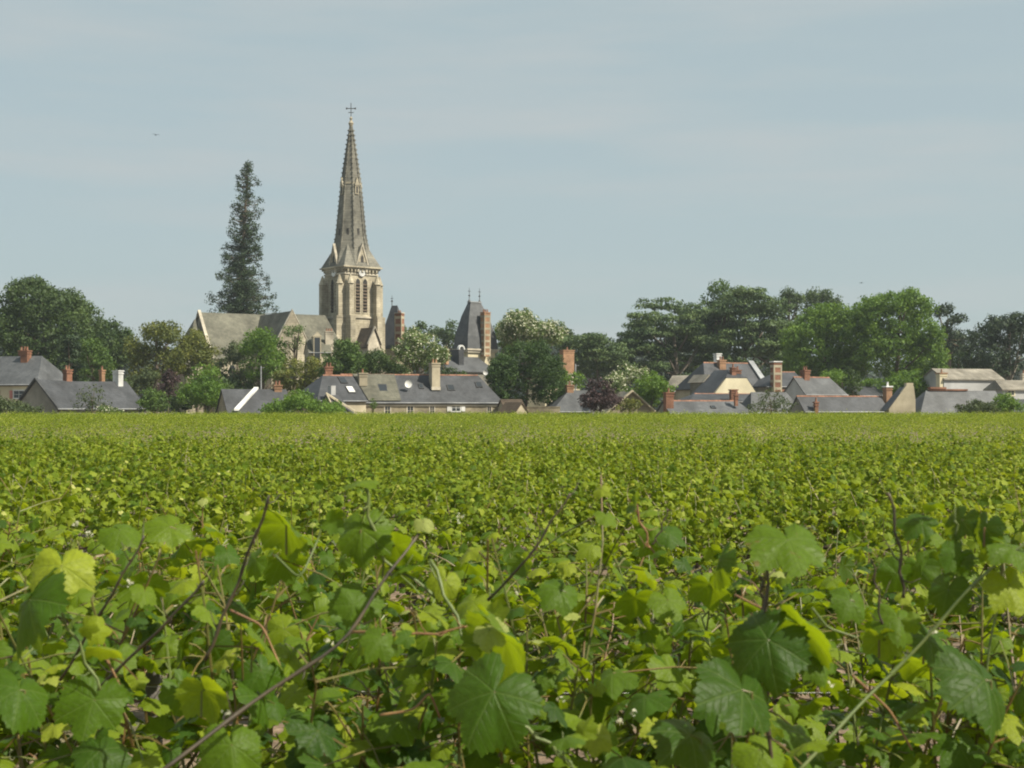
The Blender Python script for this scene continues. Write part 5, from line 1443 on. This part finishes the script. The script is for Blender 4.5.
def cane(parent, pts, r0, r1, mat, name='cane', label=None, nodes=True):
    P_ = np.array([PT(*p) for p in pts]) - np.array(parent.location)
    # smooth the path
    if nodes: r0, r1 = r0 * .78, r1 * .78
    t = np.linspace(0, 1, len(P_)); tt = np.linspace(0, 1, 22)
    Q = np.stack([np.interp(tt, t, P_[:, k]) for k in range(3)], -1)
    for _ in range(3): Q[1:-1] = (Q[:-2] + 2 * Q[1:-1] + Q[2:]) / 4
    if nodes:            # canes zigzag a little from bud to bud and sag between
        ln_ = np.linalg.norm(Q[-1] - Q[0]); zz_ = np.where((np.arange(22) // 4) % 2 == 0, 1, -1) * .006 * np.interp(np.arange(22) % 4, [0, 2, 4], [0, 1, 0])
        bow = ln_ * .015 * np.sin(np.linspace(0, math.pi, 22)) * (1 if len(pts) % 2 else -1)
        zz_ = zz_ * .5; Q[:, 0] += zz_ + bow; Q[:, 2] += zz_ * .6 - bow * .4
    rr_ = np.linspace(r0, r1, 22)
    if nodes: rr_ = rr_ * (1 + .35 * (np.arange(22) % 4 == 0))
    mb = MB(); mb.tube(Q, rr_, 8)
    if nodes:            # buds and cut leaf stalks at the nodes
        for j in range(4, 21, 4):
            d_ = RNG.normal(size=3); d_ /= np.linalg.norm(d_); mb.tube([Q[j], Q[j] + d_ * .014, Q[j] + d_ * .03 + np.array([0, 0, .012])], [r1 * .8, r1 * .5, r1 * .3], 5)
    cn_ = mb.build(name, M[mat], parent, label, smooth=True)
    if nodes and mat != 'cane_dark' and len(pts) > 2:
        pos, nn_, tt_ = [], [], []
        lf = MB()
        for j in range(2, 21, 3):
            if RNG.random() < .3: continue
            d_ = RNG.normal(size=3); d_[2] = abs(d_[2]) * .4; d_ /= np.linalg.norm(d_)
            q_ = Q[j] + d_ * RNG.uniform(.03, .07); pos.append(q_); tt_.append(d_ + np.array([0, 0, -RNG.uniform(.2, 1)])); nn_.append(np.array([0, -.3, .7]) + RNG.normal(size=3) * .5)
        pos = np.array(pos)
        for w_ in range(len(pos)):
            V, t_, q_, uv, vals = place_leaves([T_HI[w_ % 7]], pos[w_:w_ + 1], basis(np.array(nn_[w_:w_ + 1]), np.array(tt_[w_:w_ + 1])), RNG.uniform(.018, .042, 1), RNG.uniform(.15, .7, 1))
            link('leaf', np_mesh('leaf', V, [t_, q_], M['vine_near'], uv=uv, attr=vals, smooth=True), cn_)
    return cn_

front = []
FL = ['nearest vine, with yellow-green lobed leaves and long dark bare shoots',
      'nearest vine, with large blue-green drooping leaf and crossing canes low in the middle',
      'nearest vine, with one broad pale-veined leaf held above shaded dark foliage',
      'nearest vine, with round dark leaves and long slanting green cane']
FX = [-.80, -.12, .38, .92]
for i, (fx, lab) in enumerate(zip(FX, FL)):
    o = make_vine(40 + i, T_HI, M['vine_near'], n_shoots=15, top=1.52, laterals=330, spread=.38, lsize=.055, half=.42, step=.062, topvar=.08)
    o.location = (fx, 2.75, 0); tag(o, lab, 'grapevine', 'vines of the nearest row'); front.append(o)
A_, B_, C_, D_ = front
up = (.1, -.55, .85)
# vine A (picture x 0..300)
leaf_obj(A_, 62, 566, 2.2, 42, (.15, 1, -.2), (.1, -.8, .6), .78, seed=0, label='large sunlit yellow-green lobed leaf')
leaf_obj(A_, 30, 600, 2.15, 60, (-.3, 1, -.1), (-.7, -.5, .5), .12, seed=1)
leaf_obj(A_, 94, 700, 2.2, 44, (-.2, 1, -.3), (.2, -.9, .4), .15, seed=2)
leaf_obj(A_, 205, 690, 2.2, 36, (.2, .9, .2), (.1, .75, .45), .5, seed=1)
leaf_obj(A_, 232, 745, 2.1, 40, (.1, 1, -.1), (.2, -.8, .5), .2, seed=0)
leaf_obj(A_, 170, 527, 2.5, 30, (-.5, .8, -.1), (.2, -.6, .8), .45, seed=2)
leaf_obj(A_, 285, 525, 2.3, 42, (-.1, 1, .1), (.4, .5, .6), .3, seed=1)
leaf_obj(A_, 120, 530, 2.6, 26, (.5, .7, -.1), (.2, -.5, .8), .4, seed=0)
leaf_obj(A_, 20, 690, 2.1, 44, (-.3, 1, -.1), (.5, -.5, .7), .1, seed=0)
leaf_obj(A_, 262, 640, 2.25, 40, (.6, .6, -.1), (.7, .3, .6), .35, seed=2)
cane(A_, [(205, 660, 2.25), (235, 580, 2.25), (270, 495, 2.2)], .0035, .0026, 'cane_dark')
cane(A_, [(85, 700, 2.35), (160, 625, 2.3), (205, 580, 2.3)], .0035, .0025, 'cane_dark')
cane(A_, [(60, 680, 2.4), (110, 590, 2.3), (145, 535, 2.3)], .003, .002, 'cane_dark')
cane(A_, [(100, 690, 2.2), (75, 640, 2.2), (52, 600, 2.15)], .003, .002, 'cane_green')
cane(A_, [(95, 640, 2.3), (110, 665, 2.25), (122, 690, 2.25)], .002, .0015, 'cane_red', nodes=False)
cane(A_, [(230, 610, 2.3), (262, 625, 2.3), (282, 670, 2.25)], .0022, .0014, 'cane_red', nodes=False)
# vine B (300..560)
cane(A_, [(150, 780, 2.0), (255, 695, 2.1), (340, 640, 2.15), (385, 570, 2.2), (420, 533, 2.25)], .0042, .0024, 'cane_dark', label='long brown cane slanting up to a pale bud')
leaf_obj(B_, 424, 522, 2.25, 13, (.2, .8, -.1), (.1, -.6, .7), 1.0, seed=0, label='small pale young leaf at the cane tip')
leaf_obj(B_, 362, 530, 2.3, 38, (.1, .9, .05), (-.2, -.8, .5), .35, seed=1)
leaf_obj(B_, 395, 545, 2.35, 34, (.7, .3, .0), (.3, .7, .6), .3, seed=2)
leaf_obj(B_, 494, 692, 1.95, 62, (-.45, .85, -.25), (-.15, -.8, .55), .10, seed=0, label='large blue-green hanging leaf with pale veins')
leaf_obj(B_, 505, 640, 2.1, 66, (.65, .9, -.1), (.75, .5, .4), .42, seed=1, label='large backlit leaf hanging edge-on')
leaf_obj(B_, 490, 630, 2.1, 24, (.5, .5, -.2), (-.1, -.7, .7), .95, seed=2)
leaf_obj(B_, 445, 580, 2.3, 22, (-.3, .9, -.2), (.1, -.9, .5), .7, seed=0)
leaf_obj(B_, 360, 600, 2.35, 34, (-.3, .9, -.2), (.2, -.7, .6), .3, seed=2)
leaf_obj(B_, 596, 735, 2.2, 22, (-.1, 1, -.2), (.1, -.8, .6), .85, seed=1)
leaf_obj(B_, 560, 590, 2.6, 28, (-.5, .7, -.1), (.2, -.6, .7), .35, seed=1)
leaf_obj(B_, 650, 530, 2.7, 16, (.6, .6, -.1), (.1, -.7, .7), .4, seed=1)
cane(B_, [(488, 600, 2.35), (530, 560, 2.3), (555, 520, 2.3), (571, 493, 2.3)], .0028, .0018, 'cane_dark')
cane(B_, [(430, 560, 2.3), (455, 620, 2.25), (475, 660, 2.2)], .0035, .003, 'cane_green')
cane(B_, [(350, 632, 2.2), (400, 636, 2.15), (440, 634, 2.15), (470, 626, 2.15)], .0028, .0018, 'cane_red')
cane(B_, [(366, 488, 2.3), (372, 520, 2.3), (385, 560, 2.3), (440, 600, 2.3)], .0035, .003, 'cane_green')
cane(B_, [(380, 715, 2.1), (415, 710, 2.1), (428, 693, 2.1), (432, 697, 2.1), (440, 718, 2.1)], .002, .0015, 'cane_red', name='tendril', nodes=False)
cane(B_, [(520, 725, 2.1), (550, 745, 2.1), (575, 770, 2.1)], .0035, .0028, 'cane_green')
cane(B_, [(275, 555, 2.5), (300, 580, 2.45), (318, 540, 2.5), (322, 525, 2.5)], .002, .0014, 'cane_green', name='tendril', nodes=False)
# vine C (560..800)
leaf_obj(C_, 788, 540, 2.05, 52, (.05, .9, -.35), (.15, -.55, .83), .40, seed=2, label='broad blue-green leaf with pale radiating veins, highest of its vine')
leaf_obj(C_, 768, 640, 2.05, 56, (-.75, .75, -.1), (-.3, -.75, .55), .06, seed=1)
leaf_obj(C_, 800, 625, 2.1, 50, (.8, .75, .0), (.5, .55, .6), .45, seed=0)
leaf_obj(C_, 720, 560, 2.4, 30, (-.3, 1, .1), (-.9, -.2, .4), .15, seed=0)
leaf_obj(C_, 742, 690, 2.0, 60, (-.5, .9, -.1), (.5, -.5, .6), .05, seed=2)
leaf_obj(C_, 668, 600, 2.5, 26, (.3, .9, -.1), (.2, -.7, .7), .5, seed=2)
leaf_obj(C_, 690, 735, 2.1, 50, (-.6, .7, -.1), (.4, -.4, .8), .05, seed=1)
leaf_obj(C_, 812, 660, 2.1, 28, (.3, .9, -.1), (.1, -.7, .6), .35, seed=1)
leaf_obj(C_, 760, 750, 2.1, 34, (.4, .7, -.1), (.1, -.7, .7), .5, seed=0)
cane(C_, [(770, 780, 2.1), (771, 700, 2.1), (769, 620, 2.1), (767, 560, 2.1)], .0038, .003, 'cane_dark')
cane(C_, [(762, 640, 2.12), (762, 600, 2.12), (760, 575, 2.12)], .003, .0026, 'cane_dark')
cane(C_, [(735, 595, 2.3), (765, 610, 2.25), (795, 628, 2.2)], .002, .0015, 'cane_red', nodes=False)
cane(C_, [(812, 608, 2.2), (828, 628, 2.2), (858, 638, 2.2)], .002, .0014, 'cane_green', name='tendril', nodes=False)
cane(C_, [(652, 545, 2.5), (660, 530, 2.5), (668, 508, 2.5)], .002, .0014, 'cane_dark')
cane(C_, [(633, 500, 2.6), (645, 535, 2.6), (655, 560, 2.6)], .0026, .002, 'cane_red')
# vine D (800..1024)
leaf_obj(D_, 962, 520, 2.2, 26, (-.3, .9, -.1), (-.7, -.5, .4), .05, seed=2)
leaf_obj(D_, 985, 528, 2.15, 26, (.1, 1, .1), (-.8, -.5, .3), .02, seed=0)
leaf_obj(D_, 1012, 548, 2.1, 34, (.6, .6, -.1), (.3, -.5, .8), .4, seed=1)
leaf_obj(D_, 948, 590, 2.15, 30, (-.3, .9, -.1), (-.5, -.7, .4), .1, seed=1)
leaf_obj(D_, 1010, 585, 2.1, 34, (.2, 1, -.2), (.2, -.8, .6), .75, seed=2)
leaf_obj(D_, 898, 618, 2.3, 30, (-.2, 1, -.2), (.1, -.7, .7), .4, seed=0)
leaf_obj(D_, 985, 680, 2.0, 60, (-.3, .9, -.1), (.5, -.5, .5), .05, seed=0)
leaf_obj(D_, 880, 640, 2.3, 26, (.1, 1, 0), (.1, .8, .4), .6, seed=2)
leaf_obj(D_, 850, 600, 2.4, 26, (-.4, .8, -.1), (.2, -.7, .6), .35, seed=1)
leaf_obj(D_, 930, 640, 2.2, 32, (.5, .8, 0), (.4, -.5, .6), .2, seed=2)
cane(D_, [(903, 598, 2.25), (898, 550, 2.25), (889, 492, 2.25)], .0032, .0024, 'cane_dark')
cane(D_, [(968, 560, 2.2), (958, 540, 2.2), (955, 520, 2.2)], .0022, .0018, 'cane_green')
cane(D_, [(790, 780, 2.0), (850, 720, 2.05), (905, 668, 2.1), (950, 620, 2.1), (985, 575, 2.1), (1045, 530, 2.1)], .0034, .0024, 'cane_green', label='long straight green cane slanting across the vine')
cane(D_, [(852, 675, 2.15), (890, 710, 2.15), (912, 750, 2.15)], .002, .0016, 'cane_red', nodes=False)
cane(D_, [(970, 655, 2.1), (985, 690, 2.1), (990, 640, 2.1), (1000, 600, 2.1)], .002, .0014, 'cane_green', name='tendril', nodes=False)
cane(D_, [(912, 520, 2.5), (906, 560, 2.5), (903, 575, 2.5)], .0018, .0012, 'cane_red')
cane(D_, [(884, 640, 2.3), (876, 590, 2.3), (872, 560, 2.3)], .0022, .0016, 'cane_dark')

# small pale flower clusters
for v, spots in ((A_, [(75, 525, 2.5), (90, 533, 2.5), (130, 583, 2.4), (228, 713, 2.1)]), (B_, [(460, 517, 2.4), (515, 592, 2.3), (330, 640, 2.3), (560, 700, 2.3)]), (C_, [(730, 688, 2.1), (620, 720, 2.3), (634, 712, 2.3)]), (D_, [(934, 632, 2.1), (830, 685, 2.2), (905, 655, 2.2)])):
    for p in spots:
        c = (PT(*p) - np.array(v.location))[None, :]
        V, Fq, vv = cards(c, np.array([[.006, .006, .006]]), np.array([9]), .006, shell=.3)
        link('blossom', np_mesh('blossom', V, [Fq], M['blossom_white'], attr=vv), v)

# trellis: posts and wires
GW = 'trellis wires strung along the rows'
wires = [(2.72, 1.155), (2.75, .62), (4.4, .98), (4.4, .62), (6.35, .98), (6.35, .6)]
wl = ['galvanised wire running low through the nearest vines', 'galvanised wire below the nearest vine canes', 'upper wire of the second vine row', 'lower wire of the second vine row', 'upper wire of the third vine row', 'lower wire of the third vine row']
for (y, z), lab in zip(wires, wl):
    hw = .4 * y + 1.2; mb = MB(); xs = np.linspace(-hw, hw, 24)
    mb.tube([(x, y + .006 * math.sin(x * 3), z - .012 * math.cos(x * 1.3) + x * -.008) for x in xs], .0013 if y > 3 else .0016, 5)
    tag(mb.build('trellis_wire', M['wire']), lab, 'wire', GW)
def wpost(px, d, top_py, lab, r_=.035):
    e = empty('vine_post', (X(px, d), d, 0), .3, lab, 'post')
    mb = MB(); h = Z(top_py, d); mb.tube([(0, 0, -.2), (.01, 0, h * .5), (0, .01, h - .015)], [r_, r_ * .95, r_ * .9], 10); mb.tube([(0, .01, h - .015), (0, .01, h)], [r_ * .88, r_ * .6], 10); mb.build('post', M['post'], e)
    st = MB(); st.box(-.012, .012, -r_ - .006, -r_ * .8, h * .7, h * .7 + .012); st.build('staple', M['wire'], e)
wpost(152, 4.7, 625, 'weathered grey wooden post between the leaves of the second row', .03)
wpost(699, 6.3, 570, 'grey wooden post of the third row among sunlit leaves', .024)

# ------------------------------------------------------------------ birds
def bird(px, py, d, s, lab, rz):
    root = empty('bird', (X(px, d), d, Z(py, d)), rz, lab, 'bird')
    b = MB()
    b.tube([(0, -.5 * s, 0), (0, -.38 * s, .01 * s), (0, -.1 * s, 0), (0, .3 * s, 0), (0, .62 * s, .0)], [.01 * s, .08 * s, .12 * s, .08 * s, .02 * s], 8)
    for sx in (-1, 1):
        b.prism([(sx * .05 * s, -.2 * s, .03 * s), (sx * .55 * s, -.28 * s, .22 * s), (sx * 1.1 * s, .1 * s, .12 * s), (sx * .55 * s, -.02 * s, .2 * s), (sx * .05 * s, .15 * s, .03 * s)], (0, 0, .02 * s))
    b.prism([(0, .5 * s, 0), (.16 * s, .95 * s, 0), (0, .75 * s, 0), (-.16 * s, .95 * s, 0)], (0, 0, .015 * s))
    b.build('body', M['bird'], root)
bird(156, 135, 75, .2, 'tiny dark bird flying high to the left of the spire', .6)
bird(861, 283, 80, .17, 'tiny dark bird flying low above the bright green trees', -.9)
bpy.data.objects['bird']['label'] = 'tiny dark bird high in open sky above the golden tree'
print('objects', len(COL.objects), 'verts', sum(len(m.vertices) for m in bpy.data.meshes))

# ------------------------------------------------------------------ the air between here and the village
def haze():
    m = bpy.data.materials.new('haze_air'); m.use_nodes = True; nt = m.node_tree; nt.nodes.clear()
    o = nt.nodes.new('ShaderNodeOutputMaterial'); v = nt.nodes.new('ShaderNodeVolumePrincipled')
    v.inputs['Color'].default_value = (0.78, 0.86, 0.92, 1); v.inputs['Density'].default_value = 0.0002; v.inputs['Anisotropy'].default_value = 0.2
    nt.links.new(v.outputs[0], o.inputs['Volume'])
    mb = MB(); mb.box(-6100, 6100, -310, 9100, -1.0, 62.0)
    tag(mb.build('haze', m), 'thin summer haze between the vines and the village', None, None, 'stuff')
haze()
